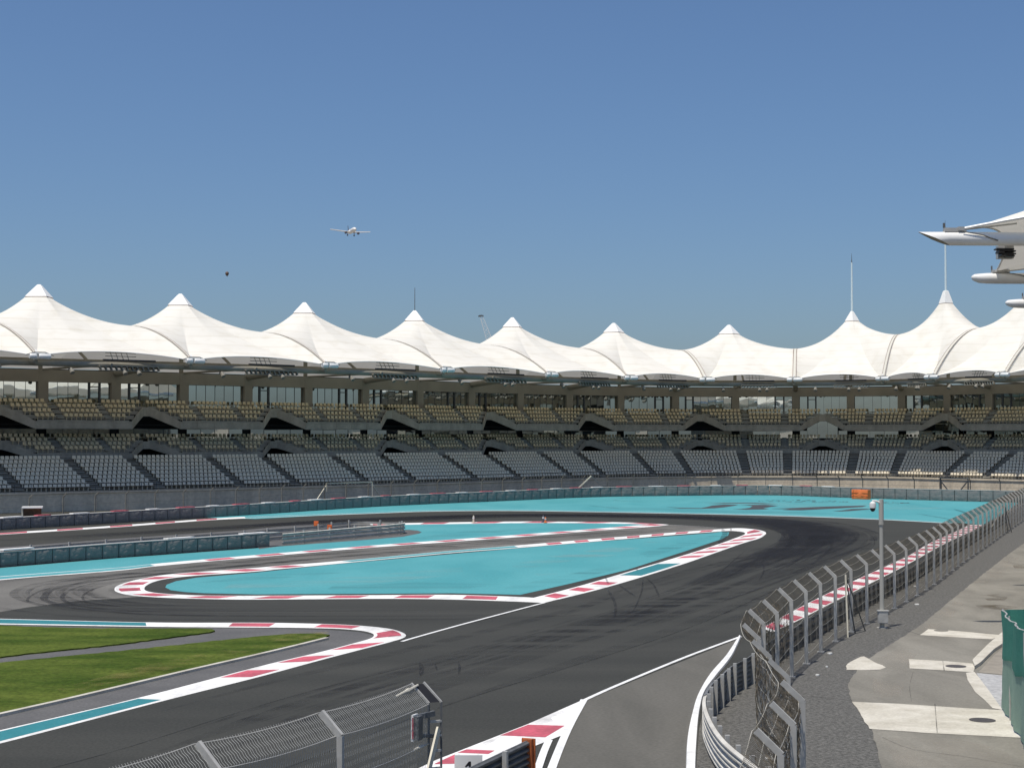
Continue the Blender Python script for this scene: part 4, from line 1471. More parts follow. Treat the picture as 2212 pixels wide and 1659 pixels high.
# brown kiosk by the far wall
c = atd(70, 1115, 158)
hut = thing("track_hut", "small brown wooden hut with a pale flat roof behind the far barrier", "hut")
mb = MB()
cx, cy = c.x, c.y
mb.box((cx, cy, .95), (.82, .2, 0), (-.2, .75, 0), (0, 0, .9))
mb.build("wall", M['wood'], hut)
mb = MB()
mb.box((cx, cy, 1.93), (.97, .22, 0), (-.24, .95, 0), (0, 0, .07))
mb.build("roof", M['white_metal'], hut)
mb = MB()
mb.box((cx - .72, cy - .94, .95), (.07, .02, 0), (0, .03, 0), (0, 0, .88))
mb.build("door_post", M['cream'], hut)

# ================================================================== FENCES
def fence(label, base, posts, parent_name="debris_fence", zb=2.85, arm_h=.46, arm_v=.43, side=1, cell=.15, wr=.004, wire=None, post_w=.125, cables=(.3, .9, 1.5, 2.1, 2.8), cable_m=None, arm_cables=(.35, .7, .98), mesh=True, cr_=.008, sag=0.0, mz0=.05, postm=None, amp=.5, vp=1.0, over=None, skip_last=False):
    root = thing(parent_name, label, "fence")
    for s in (posts[:-1] if skip_last else posts):
        c, t = base.at(s), base.tan(s)
        n = Vector((-t.y, t.x, 0)) * side
        mb = MB()
        # channel post with a leaning arm: broad web facing along the fence, two short flanges
        a, b = c + Vector((0, 0, .0)), c + Vector((0, 0, zb))
        tip = b + n * arm_h + Vector((0, 0, arm_v))
        hw = post_w / 2
        u = (tip - b).normalized()
        q = u.cross(t).normalized()
        mb.box((a + b) / 2, n * hw, t * .007, (0, 0, zb / 2))
        for e in (-1, 1):
            mb.box((a + b) / 2 + n * e * hw + t * .035, n * .006, t * .04, (0, 0, zb / 2 - .001))
        mb.box((b + tip) / 2, q * hw, t * .0075, (tip - b) / 2 + u * .02)
        for e in (-1, 1):
            mb.box((b + tip) / 2 + q * e * hw + t * .035, q * .006, t * .04, (tip - b) / 2 + u * .019)
        mb.box(c + Vector((0, 0, .03)), t * .14, n * .14, (0, 0, .03))
        mb.build("post", postm or M['galv'], root)
    L0, L1 = min(posts), max(posts)
    VT = zb + math.hypot(arm_h, arm_v)
    def surf(s, v):
        c, t = base.at(s), base.tan(s)
        n = Vector((-t.y, t.x, 0)) * side
        if v <= zb:
            return c + n * .09 + Vector((0, 0, v))
        k = (v - zb) / (VT - zb)
        return c + n * (.09 + arm_h * k) + Vector((0, 0, zb + arm_v * k))
    for cell, mz0, wr in ([(cell, mz0, wr)] if mesh else []) + ([(over[0], zb - .05, over[1])] if over else []):
        mb = MB()
        nw = int((L1 - L0) / cell)
        ns = int((VT - mz0) / (cell * vp))
        rz = random.Random(9)
        for i in range(nw):
            s = L0 + cell * (i + .5)
            prev = None
            wob = rz.uniform(-.1, .1) * cell
            ph = i % 2
            c, t = base.at(s), base.tan(s)
            n = Vector((-t.y, t.x, 0)) * side
            for j in range(ns + 1):
                v = mz0 + (VT - .02 - mz0) * j / ns
                o = (amp if (j % 2) else -amp) * cell + wob
                if v <= zb:
                    p = c + t * o + n * .09 + Vector((0, 0, v))
                else:
                    k = (v - zb) / (VT - zb)
                    p = c + t * o + n * (.09 + arm_h * k) + Vector((0, 0, zb + arm_v * k))
                if prev is not None:
                    d = (p - prev).normalized()
                    x = d.cross(n).normalized() * wr
                    y = n * wr
                    b0 = len(mb.v)
                    mb.v += [tuple(prev + x), tuple(prev - x * .5 + y * .87), tuple(prev - x * .5 - y * .87),
                             tuple(p + x), tuple(p - x * .5 + y * .87), tuple(p - x * .5 - y * .87)]
                    mb.f += [(b0, b0 + 1, b0 + 4, b0 + 3), (b0 + 1, b0 + 2, b0 + 5, b0 + 4), (b0 + 2, b0, b0 + 3, b0 + 5)]
                    mb.m += [0, 0, 0]
                prev = p
        mb.build("mesh", wire or M['wire'], root)
    mb = MB()
    for v in list(cables) + [zb + (VT - zb) * k for k in arm_cables]:
        sp = sorted(posts)
        pts = []
        for a, b in zip(sp, sp[1:]):
            for k in range(6):
                u = k / 6
                p = surf(a + (b - a) * u, v)
                p.z -= sag * 4 * u * (1 - u)
                pts.append(p)
        pts.append(surf(sp[-1], v))
        mb.tube(pts, cr_, 4)
    mb.build("cable", cable_m or M['galv'], root)
    return root, surf

# -- near left fence (runs along the bottom of the photo)
Lb = [Vector((-8.9, 23.0, 0)), Vector((-7.2, 26.0, 0)), Vector((-5.46, 29.3, 0)), Vector((-3.55, 32.6, 0)), Vector((-1.80, 36.6, 0))]
pb = Path(Lb)
lf, _ = fence("near grey chain-link debris fence with leaning post tops at the bottom of the photo", pb, [pb.near(v) for v in Lb[1:4]] + [pb.L - .05], cell=.078, wr=.0046, amp=.17, vp=1.3, skip_last=True, cables=(.1, 1.0, 1.95, 2.84),
              arm_cables=(.99,), cr_=.009, sag=.07, side=1)
# end frame: ladder-like double post with prop
e = pb.at(pb.L)
t = pb.tan(pb.L)
n = Vector((-t.y, t.x, 0))
mb = MB()
e2 = e + Vector((.16, .13, 0))
for q in (e + Vector((-.12, -.02, 0)), e2):
    mb.bar(q, q + Vector((0, 0, 2.85)), .045, .05, m=1)
    mb.bar(q + Vector((0, 0, 2.85)), q + n * .46 + Vector((0, 0, 3.28)), .045, .05)
for z in (.5, .95, 1.35, 1.75, 2.1, 2.42):
    mb.bar(e + Vector((-.12, -.02, z)), e2 + Vector((0, 0, z)), .05, .05)
mb.face([e + Vector((-.09, 0, 2.86)), e2 + Vector((-.02, 0, 2.86)), e2 + n * .44 + Vector((0, 0, 3.25)), e + n * .44 + Vector((-.09, 0, 3.25))], 2)
mb.build("end_frame", [M['galv'], M['galv_dark'], M['black']], lf)
mb = MB()
mb.bar(e + Vector((.10, .05, 2.25)), e - t * 2.2 + Vector((.45, -.4, 0)), .17, .05, n)
mb.build("prop", M['cream'], lf)
mb = MB()
for v in (3.24,):
    a = e + n * .42 + Vector((0, 0, 3.24))
    mb.tube([a, a - t * .35 + Vector((0, 0, -.04)), a - t * .5 + Vector((0, 0, -.05)), a - t * .65 + Vector((0, 0, -.06)), a - t * 1.1 + Vector((0, 0, -.1))], [.025, .03, .05, .03, .02], 6)
a = e + Vector((0, 0, 1.92))
mb.tube([a + n * .1, a + n * .1 - t * .5, a + n * .1 - t * .8], [.02, .04, .02], 6)
mb.build("turnbuckle", M['rope'], lf)
# signal board on the end post
sg = thing("signal_panel", "white and red signal panel clamped to the end post of the near fence", "signal panel")
c = e - t * .50 + n * .16 + Vector((-.06, 0, 2.36))
mb = MB()
mb.box(c - n * .075, t * .11, n * .06, (0, 0, .27))
mb.build("housing", M['galv_dark'], sg)
mb = MB()
mb.box(c + n * .02, t * .12, n * .03, (0, 0, .30))
mb.build("face", M['white_metal'], sg)
mb = MB()
mb.box(c - t * .125, t * .006, n * .02, (0, 0, .24))
mb.build("red_stripe", M['red_paint'], sg)
mb = MB()
mb.bar(c + t * .1 + Vector((0, 0, .22)), e + Vector((0, 0, 2.62)), .09, .12)
mb.bar(c + t * .1 - Vector((0, 0, .2)), e + Vector((0, 0, 2.1)), .06, .08)
mb.build("bracket", M['galv_dark'], sg)

# -- right fence (long, running away)
far_base_px = [(1710, 1463.6), (1806, 1386), (1932, 1315.6), (2006, 1272), (2073, 1221.5), (2130, 1181.5), (2165, 1156), (2195, 1135), (2240, 1106)]
rb_pts = [Vector((4.4, 27.0, 0)), Vector((5.2, 30.7, 0)), Vector((6.0, 33.8, 0)), Vector((6.75, 36.8, 0)), Vector((7.04, 40.4, 0)), Vector((7.2, 44.2, 0)), Vector((7.5, 48.0, 0)), Vector((8.25, 51.9, 0)), Vector((9.2, 54.9, 0))] + gl(far_base_px)
pr = Path(cr(rb_pts, 8))
s_near = [pr.near(v) for v in rb_pts[:9]]
s_far0 = pr.near(rb_pts[9])
posts_r = s_near + [s_far0 + 3.62 * i for i in range(int((pr.L - s_far0) / 3.62) + 1)]
posts_r = [s for s in posts_r if s < pr.L]
rf, rsurf = fence("long debris fence with leaning grey posts and brown netting along the service road", pr, posts_r, cell=.16, wr=.0036, wire=M['net'], cables=(.4, 1.1, 1.8, 2.5, 2.85), cable_m=M['rope'],
                  arm_cables=(.5, 1.0), cr_=.007, sag=.10, side=1, over=(.14, .0048))
# extra brown safety netting over the near bend
mb = MB()
rz = random.Random(4)
for i in range(1500):
    s = rz.uniform(s_near[0], s_near[-1] + 5)
    v = rz.triangular(.3, 3.45, 2.4)
    pts = [rsurf(s + .0, v)]
    for k in range(3):
        s += rz.uniform(-.16, .16)
        v = min(3.46, max(.1, v + rz.uniform(-.22, .22)))
        q = rsurf(s, v)
        q += Vector((rz.uniform(-.05, .05), rz.uniform(-.05, .05), 0))
        pts.append(q)
    mb.tube(pts, .006, 3, cap=False)
o = mb.build("netting", M['net'], rf)
# props on the far fence
for x0, y0, x1, y1 in ((1843, 1252, 1831, 1377), (2140, 1106, 2135, 1152)):
    b = g(x1, y1)
    s = pr.near(b)
    top = pr.at(s + .6) + Vector((0, 0, 2.75))
    mb = MB()
    mb.bar(top, b, .16, .05, (1, 0, 0))
    mb.build("prop", M['cream'], rf)
    mb = MB()
    t = pr.tan(s)
    mb.bar(top, pr.at(s + 2.6) + Vector((t.y, -t.x, 0)) * .5, .11, .05, (1, 0, 0))
    mb.bar(top, pr.at(s + 1.5) + Vector((t.y, -t.x, 0)) * .25, .08, .05, (1, 0, 0))
    mb.build("brace", M['galv_dark'], rf)

# -- guard rail on the track side of the right fence, rounding the exit nose
arm_pts = [Vector((6.3, 36.2, 0)), Vector((5.85, 39.3, 0)), Vector((5.60, 42.0, 0)), Vector((5.62, 45.0, 0)), Vector((5.85, 48.0, 0)), Vector((6.4, 50.9, 0)), Vector((7.2, 53.6, 0)), Vector((7.68, 55.2, 0)), Vector((8.56, 57.3, 0)), Vector((9.9, 61.2, 0)), Vector((11.7, 66.0, 0))]
for s in range(1, 9):
    q = pr.at(s_far0 + 11 + 13 * s)
    t = pr.tan(s_far0 + 11 + 13 * s)
    arm_pts.append(q + Vector((-t.y, t.x, 0)) * 1.45)
pa = Path(cr(arm_pts, 8))
ar = thing("guard_rail", "long guard rail beside the right debris fence, white rounded nose at pit exit", "guard rail")
nose_end = pa.near(Vector((6.0, 49.0, 0)))
rails(ar, pa, (.08, .41, .74), M['armco'], side=1, step=.35, s0=0, s1=nose_end, hs=.82)
rails(ar, pa, (.06, .385, .71), M['armco_dull_shaded'], side=1, step=.8, s0=nose_end, s1=None)  # darker steel past the nose paints the shade on the rail's back
for k in range(int(pa.L / 1.35)):
    s = .4 + 1.35 * k
    if k > 96:
        break
    c, t = pa.at(s), pa.tan(s)
    n = Vector((-t.y, t.x, 0))
    mb = MB()
    mb.box((*(c - n * .10).xy, .55), t * .05, n * .06, (0, 0, .56))
    mb.build("post", M['galv'] if s < nose_end + 10 else M['galv_dark'], ar)

# -- short guard rail bottom centre with orange end post
sp = Path([Vector((.40, 41.7, 0)), Vector((-.4, 39.8, 0)), Vector((-1.15, 38.0, 0)), Vector((-2.2, 35.4, 0)), Vector((-3.6, 32.0, 0))])
sr = thing("guard_rail", "short dark guard rail with an orange end post at the bottom centre", "guard rail")
rails(sr, sp, (.06, .385, .71), M['armco_dull_shaded'], side=-1, step=.5)
rails(sr, sp, (.06, .385, .71), M['galv_dark'], side=1, step=.5)
c = sp.at(0)
t = sp.tan(.5)
n = Vector((-t.y, t.x, 0))
mb = MB()
mb.box(c - t * .02 + Vector((0, 0, .53)), t * .07, n * .14, (0, 0, .53))
mb.box(c - t * .10 + Vector((0, 0, .53)), t * .02, n * .19, (0, 0, .53))
mb.build("end_post", M['rust'], sr)
for s in (1.9, 4.2, 6.5):
    q = sp.at(s)
    mb = MB()
    mb.box((q.x + n.x * .18, q.y + n.y * .18, .55), t * .06, n * .06, (0, 0, .55))
    mb.build("post", M['galv'], sr)
# white board with a figure 1 beyond it
bd = thing("distance_board", "white board with a black figure 1 beyond the short guard rail", "sign")
c = atd(1012, 1630, 40.9)
n = Vector((0, -1, 0))
mb = MB()
mb.box((c.x, c.y, c.z - .45), (.36, 0, 0), (0, .02, 0), (0, 0, .45))
mb.build("board", M['white_metal'], bd)
mb = MB()
y = c.y - .024
X0, Z0 = c.x - .02, c.z - .26
mb.face([(X0 - .075, y, Z0 - .03), (X0 + .03, y, Z0 + .10), (X0 + .085, y, Z0 + .10), (X0 + .085, y, Z0 - .40), (X0 + .03, y, Z0 - .40), (X0 + .03, y, Z0 - .005), (X0 - .04, y, Z0 - .045)])
mb.build("numeral", M['black'], bd)
mb = MB()
for e in (-.25, .25):
    mb.box((c.x + e, c.y + .04, .3), (.03, 0, 0), (0, .02, 0), (0, 0, .3 + .2))
mb.build("leg", M['galv'], bd)

# -- debris fence in front of the far wall
def shifted(path, d, n=160):
    out = []
    for i in range(n + 1):
        s = path.L * i / n
        c, t = path.at(s), path.tan(s)
        out.append(c + Vector((-t.y, t.x, 0)) * d)
    return Path(out)
pw = Path([Vector((*P(s, .4, 0).xy, 0)) for s in srange(SMIN, SMAX, 10)])
pm_ = shifted(po, 4.0)
ff, _ = fence("distant debris fence with pale posts between the far crash barrier and the concrete wall", pm_, [2 + 4.3 * i for i in range(int((pm_.L - 3) / 4.3))], side=-1, mesh=False, cables=(.9, 1.9, 2.85), arm_cables=(1.0,), cr_=.018,
              cable_m=M['galv_dark'], zb=2.75, arm_h=.5, arm_v=.4, postm=M['far_post'], post_w=.10)
# access gates in the far fence
def gate(x0, x1, ytop, label, m, inner=False):
    s0 = min(range(len(pm_.p)), key=lambda i: abs(imx(pm_.p[i]) - x0))
    s1 = min(range(len(pm_.p)), key=lambda i: abs(imx(pm_.p[i]) - x1))
    a, b = pm_.p[s0].copy(), pm_.p[s1].copy()
    a = Vector(((x0 - W0 / 2) / F * a.y, a.y - .6, 0)); b = Vector(((x1 - W0 / 2) / F * b.y, b.y - .6, 0))
    z = 3.05
    r = thing("access_gate", label, "gate")
    t = (b - a).normalized()
    mb = MB()
    for q in (a, b):
        mb.bar(q, q + Vector((0, 0, z)), .16, .16)
    mb.bar(a + Vector((0, 0, z)), b + Vector((0, 0, z)), .14, .14)
    mb.build("frame", m, r)
    mb = MB()
    e = 2.2 if not inner else -2.0
    for q, sg_ in ((a, -1), (b, 1)):
        mb.bar(q + Vector((0, 0, z - .25)), q + t * sg_ * e + Vector((0, 0, .4)), .13, .13)
    mb.build("brace", m, r)
gate(712 - 5, 801 + 4, 1047, "pale steel access gate with sloping braces in the far fence, left of centre", M['cream'])
gate(2027, 2087, 1030, "dark steel gate with crossed braces before the sunlit far wall", M['rail_dark'], True)
# lone pale A-frame brace
c = atd(1277, 1054, 236)
af = thing("brace_frame", "pale A-shaped steel brace standing before the shaded far wall", "brace")
mb = MB()
mb.bar((c.x, c.y, 3.1), (c.x - 3.2, c.y - .5, .1), .22, .16)
mb.build("leg", M['cream'], af)
mb = MB()
mb.bar((c.x, c.y + .3, 3.1), (c.x + 3.2, c.y + .6, .1), .18, .16)
mb.build("leg", M['galv_dark'], af)

# ================================================================== LAMP POLE WITH CAMERA
c = g(1905.5, 1357.6)
cp = thing("camera_pole", "grey tapered steel pole with a white dome camera and a control box at its foot", "camera pole")
hp = 6.05
mb = MB()
mb.tube([c, c + Vector((0, 0, .3)), c + Vector((0, 0, 1.2)), c + Vector((0, 0, hp - 1.15))], [.115, .115, .108, .088], 14)
mb.tube([c + Vector((0, 0, hp - 1.15)), c + Vector((0, 0, hp))], [.115, .115], 14)
mb.tube([c + Vector((0, 0, hp - 1.19)), c + Vector((0, 0, hp - 1.12))], [.125, .125], 14)
mb.tube([c + Vector((0, 0, .02)), c + Vector((0, 0, .06))], [.25, .25], 14)
mb.build("pole", M['pole'], cp, smooth=True)
mb = MB()
mb.box(c + Vector((0, -.17, .56)), (.23, 0, 0), (0, .10, 0), (0, 0, .28))
mb.box(c + Vector((0, -.17, .86)), (.265, 0, 0), (0, .135, 0), (0, 0, .025))
mb.box(c + Vector((0, -.275, .56)), (.205, 0, 0), (0, .008, 0), (0, 0, .25))
mb.build("control_box", M['galv'], cp)
q = c + Vector((-.42, -.10, hp - .26))
mb = MB()
mb.tube([c + Vector((0, 0, hp - .18)), c + Vector((-.24, -.06, hp - .08)), q + Vector((0, 0, .2)), q + Vector((0, 0, .1))], [.06, .05, .05, .05], 8)
mb.build("bracket", M['white_metal'], cp, smooth=True)
mb = MB()
mb.tube([q + Vector((0, 0, .16)), q + Vector((0, 0, .10)), q, q + Vector((0, 0, -.14))], [.06, .14, .155, .145], 14)
hd = mb.build("dome_camera", M['white_metal'], cp, smooth=True)
mb = MB()
mb.tube([q + Vector((0, 0, -.14)), q + Vector((0, 0, -.22)), q + Vector((0, 0, -.29)), q + Vector((0, 0, -.31))], [.13, .12, .07, .01], 14)
mb.build("lens_dome", M['black'], hd, smooth=True)

# ================================================================== GREEN SCREEN FENCE
gs = thing("screen_fence", "tall fence panel wrapped in green netting at the right edge by the road", "fence")
bp_ = [g(2360, 1770), g(2290, 1688), g(2250, 1655), g(2212, 1615), g(2190, 1576), g(2172, 1545), g(2166.5, 1534)]
pg = Path(cr(bp_, 6))
N = 36
HT = 3.28
top = MB(); low = MB()
rz = random.Random(8)
def gpt(u, v):
    c, t = pg.at(pg.L * u), pg.tan(pg.L * u)
    n = Vector((t.y, -t.x, 0))
    z = HT * v * (1 - .02 * math.sin(u * 9)) + .03
    return Vector((c.x, c.y, z)) + n * (.05 * math.sin(u * 31 + v * 3) + .035 * math.sin(u * 67 + v * 7))
rows = [[gpt(i / N, .02 + (.60 + .03 * math.sin(i * .7)) * j / 10) for j in range(11)] for i in range(N + 1)]
low.grid(rows)
rows = [[gpt(i / N, (.58 + .03 * math.sin(i * .7)) + (1 - (.58 + .03 * math.sin(i * .7))) * j / 8) + Vector((-.03, -.03, 0)) for j in range(9)] for i in range(N + 1)]
top.grid(rows)
low.build("lower_netting", M['net_pale'], gs, smooth=True)
top.build("upper_netting", M['net_green'], gs, smooth=True)
mb = MB()
for i in range(0, 8):
    q = pg.at(pg.L * i / 7)
    mb.tube([q + Vector((.05, .05, 0)), q + Vector((.05, .05, HT + .04))], .03, 6)
mb.tube([gpt(i / N, .995) + Vector((.04, .04, 0)) for i in range(N + 1)], .025, 6)
e = pg.at(pg.L)
mb.build("frame", M['galv'], gs)
bk_ = MB()
a, b = e + Vector((.12, .1, 0)), e + Vector((5.5, 1.6, 0))
for i in range(24):
    p, q = a.lerp(b, i / 24), a.lerp(b, (i + 1) / 24)
    w0, w1 = .05 * math.sin(i * 1.7), .05 * math.sin((i + 1) * 1.7)
    bk_.face([p + Vector((0, w0, .03)), q + Vector((0, w1, .03)), q + Vector((0, w1, HT)), p + Vector((0, w0, HT))])
bk_.build("back_netting", M['net_green'], gs)

# ================================================================== NEAR CANOPY AT RIGHT
nc = thing("stand_canopy", "white tent canopy on thick tubular roof beams at the upper right edge", "canopy")
tips = [Vector((18.7, 72.2, 18.4)), Vector((26.6, 90.9, 18.45)), Vector((33.8, 107.6, 18.4)), Vector((41.2, 124.6, 18.4)), Vector((48.6, 141.6, 18.4)), Vector((56.0, 158.6, 18.4))]
bd_ = Vector((.999, .035, 0)).normalized()
RB = .315
for i, tp in enumerate(tips):
    mb = MB()
    side = Vector((-bd_.y, bd_.x, 0))
    if i == 0:
        # slanted, cut-off beak: the upper edge runs out to the tip
        ring0, n_ = [], 16
        rows = []
        for x in (1.45, 30.0):
            rows.append([tp + bd_ * x + (side * math.cos(2 * math.pi * k / n_) + Vector((0, 0, 1)) * math.sin(2 * math.pi * k / n_)) * RB + Vector((0, 0, -.30)) for k in range(n_)])
        nose = []
        for k in range(n_):
            a = 2 * math.pi * k / n_
            zz = math.sin(a)
            x = .72 * (1 - zz) 
            nose.append(tp + bd_ * x + side * math.cos(a) * RB * (.55 + .45 * (1 - max(0, zz))) + Vector((0, 0, zz * RB * .98 - .30)))
        mb.grid([nose] + rows, close=True)
        mb.face(list(reversed(nose)), 1)
        mb.face(rows[-1])
    else:
        xs = [0, .05, .18, .45, .9, 1.5, 30]
        rs = [.03, .12, .20, .27, .305, RB, RB]
        mb.tube([tp + bd_ * x + Vector((0, 0, -.30 + (.04 if x < .3 else 0))) for x in xs], rs, 16)
    mb.build("roof_beam", [M['white_metal'], M['beam_grey']], nc, smooth=True, angle=40)
    # saddle bracket, tie rods, cable
    mb = MB()
    k0 = tp + bd_ * 1.7
    mb.box(k0 + Vector((0, 0, .10)), bd_ * .50, side * .16, (0, 0, .09))
    mb.box(k0 + bd_ * .25 + Vector((0, 0, .15)), bd_ * .14, side * .24, (0, 0, .08))
    mb.bar(k0 + bd_ * .4 + Vector((0, 0, .12)), k0 + bd_ * 2.9 + Vector((0, 0, .42)), .07, .07)
    mb.build("bracket", M['galv'], nc)
    mb = MB()
    mb.tube([k0 + bd_ * .3 + side * -.30 + Vector((0, 0, .0)), k0 + bd_ * 1.2 + side * -.34 + Vector((0, 0, -.16)), k0 + bd_ * 1.9 + side * -.34 + Vector((0, 0, -.42))], .03, 5)
    mb.tube([k0 + bd_ * (-.5) + Vector((0, 0, .2)), k0 + bd_ * (-.5) + Vector((0, 0, .42))], .05, 6)
    mb.build("cable", M['galv_dark'], nc)
    mb = MB()
    mb.tube([(tp + bd_ * 24).xy.to_3d(), (tp + bd_ * 24).xy.to_3d() + Vector((0, 0, 18.1))], .5, 12)
    mb.build("column", M['beam_grey'], nc)
for i in range(len(tips) - 1):
    f0, f1 = tips[i] + bd_ * 1.75, tips[i + 1] + bd_ * 1.45
    mid = (f0 + f1) / 2 + bd_ * 17.5
    root, _, _ = tent(nc, f0, Vector((.965, -.262, 0)) if i == 0 else bd_, f1, bd_, 18.55, 19.9 if i == 0 else 22.0, 22.0, Vector((mid.x, mid.y, 0)), 28.0, 1.7, 1.6, .35, seam_at=False, scallop=1.25, rise=.95, end_lin=.85 if i == 0 else None)
    if i == 0:
        mb = MB()
        pts = []
        for k in range(15):
            q = 15 * k / 14
            v = f0 + Vector((.965, -.262, 0)) * q
            pts.append(Vector((v.x, v.y, 18.5 + 1.35 * (1 - ((q - 15) / 15) ** 2))))
        mb.tube(pts, .07, 6)
        mb.build("edge_cable", M['white_metal'], root)
# speaker cluster above the second beam
lv = thing("speaker_cluster", "dark louvred speaker cluster hung under the canopy above the second beam", "speaker")
v = atd(2172, 547, 84)
mb = MB()
for dx, dz, w in ((-.02, .22, .46), (.10, .12, .44), (-.26, .03, .16), (.22, -.02, .34), (.02, -.10, .26), (.28, -.14, .22)):
    mb.box(v + Vector((dx, .2 + dx * .3, dz)), (w, 0, -.01), (0, .30, 0), (0, 0, .036))
mb.build("louvre", M['black'], lv)
mb = MB()
mb.box(v + Vector((.2, .75, .12)), (.42, 0, 0), (0, .22, 0), (0, 0, .34))
mb.bar(v + Vector((.2, .75, .4)), v + Vector((.2, .75, 1.4)), .12, .12)
mb.build("housing", M['galv'], lv)
# terraces of that stand beyond the right edge of the picture
ns_ = thing("side_grandstand", "concrete seating terrace under the right-hand canopy, beyond the service road", "grandstand")
mb = MB()
q0, q1 = tips[0] - (tips[1] - tips[0]) * .1, tips[-1]
for i in range(14):
    d0, d1 = 11.5 + 1.0 * i, 12.5 + 1.0 * i
    z = 3 + .62 * i
    a, b = q0 + bd_ * d0, q1 + bd_ * d0
    c_, d_ = q0 + bd_ * d1, q1 + bd_ * d1
    mb.hexa([(a.x, a.y, 0), (c_.x, c_.y, 0), (d_.x, d_.y, 0), (b.x, b.y, 0), (a.x, a.y, z), (c_.x, c_.y, z), (d_.x, d_.y, z), (b.x, b.y, z)])
mb.build("terrace", M['conc_dark'], ns_)
mb = MB()
a, b = q0 + bd_ * 26, q1 + bd_ * 26
mb.hexa([(a.x, a.y, 0), (a.x + .5, a.y, 0), (b.x + .5, b.y, 0), (b.x, b.y, 0), (a.x, a.y, 17.5), (a.x + .5, a.y, 17.5), (b.x + .5, b.y, 17.5), (b.x, b.y, 17.5)])
mb.build("back_wall", M['conc_dark'], ns_)

# ================================================================== SKY: AIRLINER, BALLOON, CRANE
pv = atd(759, 500, 1500)
ac = thing("airliner", "white twin-engine airliner on approach with its wheels down in the blue sky", "airplane")
fwd = Vector((math.sin(R(17)), -math.cos(R(17)), -.01)).normalized()
rgt = fwd.cross(Vector((0, 0, 1))).normalized()
rgt = (rgt + Vector((0, 0, .03))).normalized()
upv = rgt.cross(fwd).normalized()
def A(f, r, u):
    return pv + fwd * f + rgt * r + upv * u
mb = MB()
mb.tube([A(19, 0, -.3), A(18.4, 0, -.2), A(17, 0, 0), A(14, 0, .1), A(-6, 0, .1), A(-14, 0, .5), A(-19, 0, 1.2)], [.1, .9, 1.6, 2.1, 2.1, 1.4, .3], 14)
mb.build("fuselage", M['plane'], ac, smooth=True)
for sg_ in (-1, 1):
    mb = MB()
    r0, r1 = [], []
    for f0, f1, r, u, th in ((5, -3.0, 1.6, -1.0, .7), (.5, -3.6, 7, -.3, .55), (-4.6, -6.6, 19.5, 1.3, .32)):
        r0.append([A(f0, r * sg_, u), A((f0 + f1) / 2, r * sg_, u + th), A(f1, r * sg_, u - .25), A((f0 + f1) / 2, r * sg_, u - th * .5)])
    mb.grid(r0, close=True)
    mb.face(r0[-1])
    mb.build("wing", M['plane'], ac)
    mb = MB()
    mb.tube([A(4.8, 6 * sg_, -2.0), A(4.6, 6 * sg_, -2.0), A(3, 6 * sg_, -2.0), A(.5, 6 * sg_, -1.9)], [1.0, 1.25, 1.25, .7], 12)
    mb.build("engine", M['plane_dark'], ac, smooth=True)
    mb = MB()
    r0 = []
    for f0, f1, r, u in ((-15.5, -18.6, .6, 1.1), (-18.2, -19.6, 6.6, 1.6)):
        r0.append([A(f0, r * sg_, u), A((f0 + f1) / 2, r * sg_, u + .14), A(f1, r * sg_, u), A((f0 + f1) / 2, r * sg_, u - .14)])
    mb.grid(r0, close=True)
    mb.build("tailplane", M['plane'], ac)
    mb = MB()
    mb.bar(A(-2, 3.2 * sg_, -1.6), A(-2, 3.2 * sg_, -3.6), .35, .35)
    for df in (-.6, .6):
        mb.tube([A(-2 + df, 2.7 * sg_, -3.7), A(-2 + df, 3.7 * sg_, -3.7)], .65, 10)
    mb.build("landing_gear", M['plane_dark'], ac)
mb = MB()
r0 = [[A(-12.5, 0, 2.0), A(-15, .25, 2), A(-17.8, 0, 2.0), A(-15, -.25, 2)], [A(-17.6, 0, 7.6), A(-18.6, .1, 7.6), A(-19.8, 0, 7.6), A(-18.6, -.1, 7.6)]]
mb.grid(r0, close=True)
mb.face(r0[1])
mb.build("tail_fin", M['plane_dark'], ac)
mb = MB()
mb.bar(A(14, 0, -1.8), A(14, 0, -3.4), .3, .3)
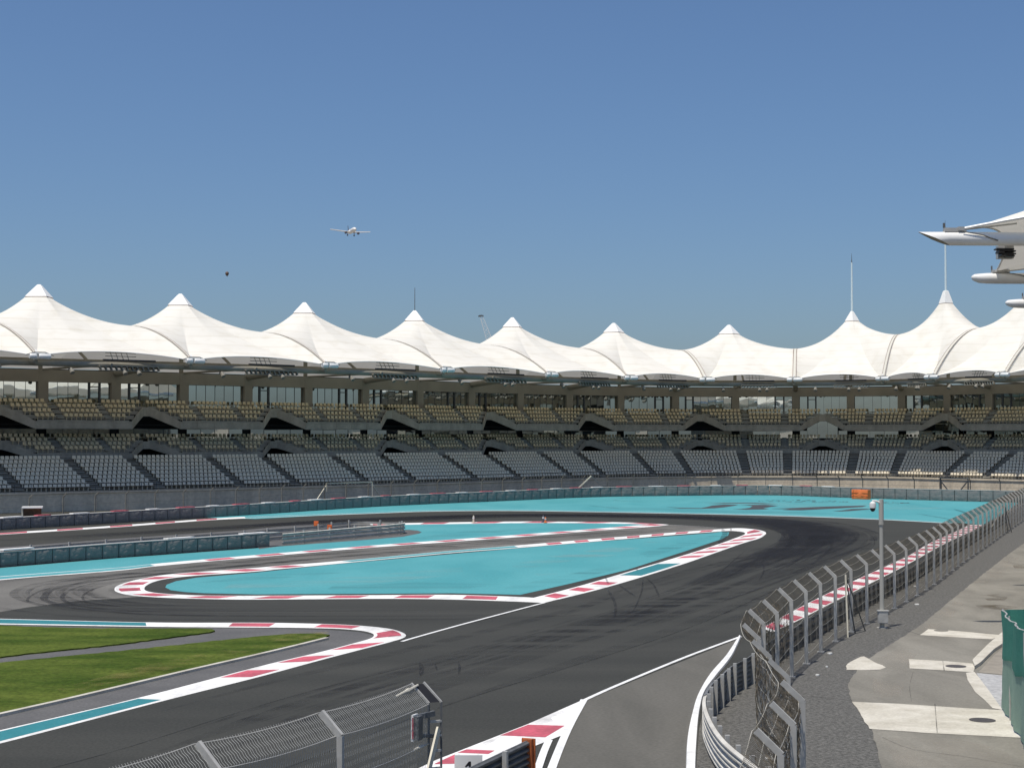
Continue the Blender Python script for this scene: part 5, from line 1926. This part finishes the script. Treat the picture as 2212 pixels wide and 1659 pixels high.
mb.tube([A(14, -.4, -3.4), A(14, .4, -3.4)], .5, 10)
mb.build("nose_gear", M['plane_dark'], ac)

bv = atd(490.5, 592, 420)
bl = thing("balloon", "tiny dark brown balloon hovering in the sky left of the airliner", "balloon")
mb = MB()
prof = [(.0, .62), (.22, .58), (.42, .42), (.50, .15), (.46, -.12), (.30, -.38), (.12, -.55), (.05, -.60)]
mb.grid([[bv + Vector((a * math.cos(2 * math.pi * k / 14), a * math.sin(2 * math.pi * k / 14), z)) for k in range(14)] for a, z in prof], close=True)
mb.build("envelope", mat("dark_balloon", (0.10, 0.075, 0.06), (0.16, 0.10, 0.07), 2, rough=0.5), bl, smooth=True)
mb = MB()
mb.tube([bv + Vector((0, 0, -.6)), bv + Vector((0.1, 0, -.75))], .06, 6)
mb.build("knot", M['black'], bl)

tc_ = thing("tower_crane", "pale lattice crane jib rising behind the tent roofs in the middle", "crane")
top_ = atd(1040, 684, 430)
bot = atd(1066, 760, 430)
mb = MB()
for e in (-.45, .45):
    mb.bar(bot + Vector((e * 2.2, 0, 0)), top_ + Vector((e * .9, 0, 0)), .12, .12)
for k in range(9):
    a, b = bot.lerp(top_, k / 9), bot.lerp(top_, (k + 1) / 9)
    w = .45 * (2.2 - 1.3 * k / 9)
    mb.bar(a + Vector((-w, 0, 0)), b + Vector((w * .9, 0, 0)), .07, .07)
    mb.bar(a + Vector((w, 0, 0)), b + Vector((-w * .9, 0, 0)), .05, .05)
mb.build("jib", M['white_metal'], tc_)
mb = MB()
mb.bar(top_ + Vector((-.9, 0, .05)), top_ + Vector((.6, 0, .2)), .3, .3)
mb.bar(top_ + Vector((-.7, 0, .3)), top_ + Vector((.3, 0, .45)), .12, .12)
mb.build("jib_head", M['galv_dark'], tc_)
mb = MB()
foot = Vector((bot.x + 4, 430, 0))
mb.bar(foot + Vector((-.8, 0, 0)), bot + Vector((-.9, 0, .3)), .2, .2)
mb.bar(foot + Vector((.8, 0, 0)), bot + Vector((.9, 0, .3)), .2, .2)
mb.build("mast", M['galv'], tc_)
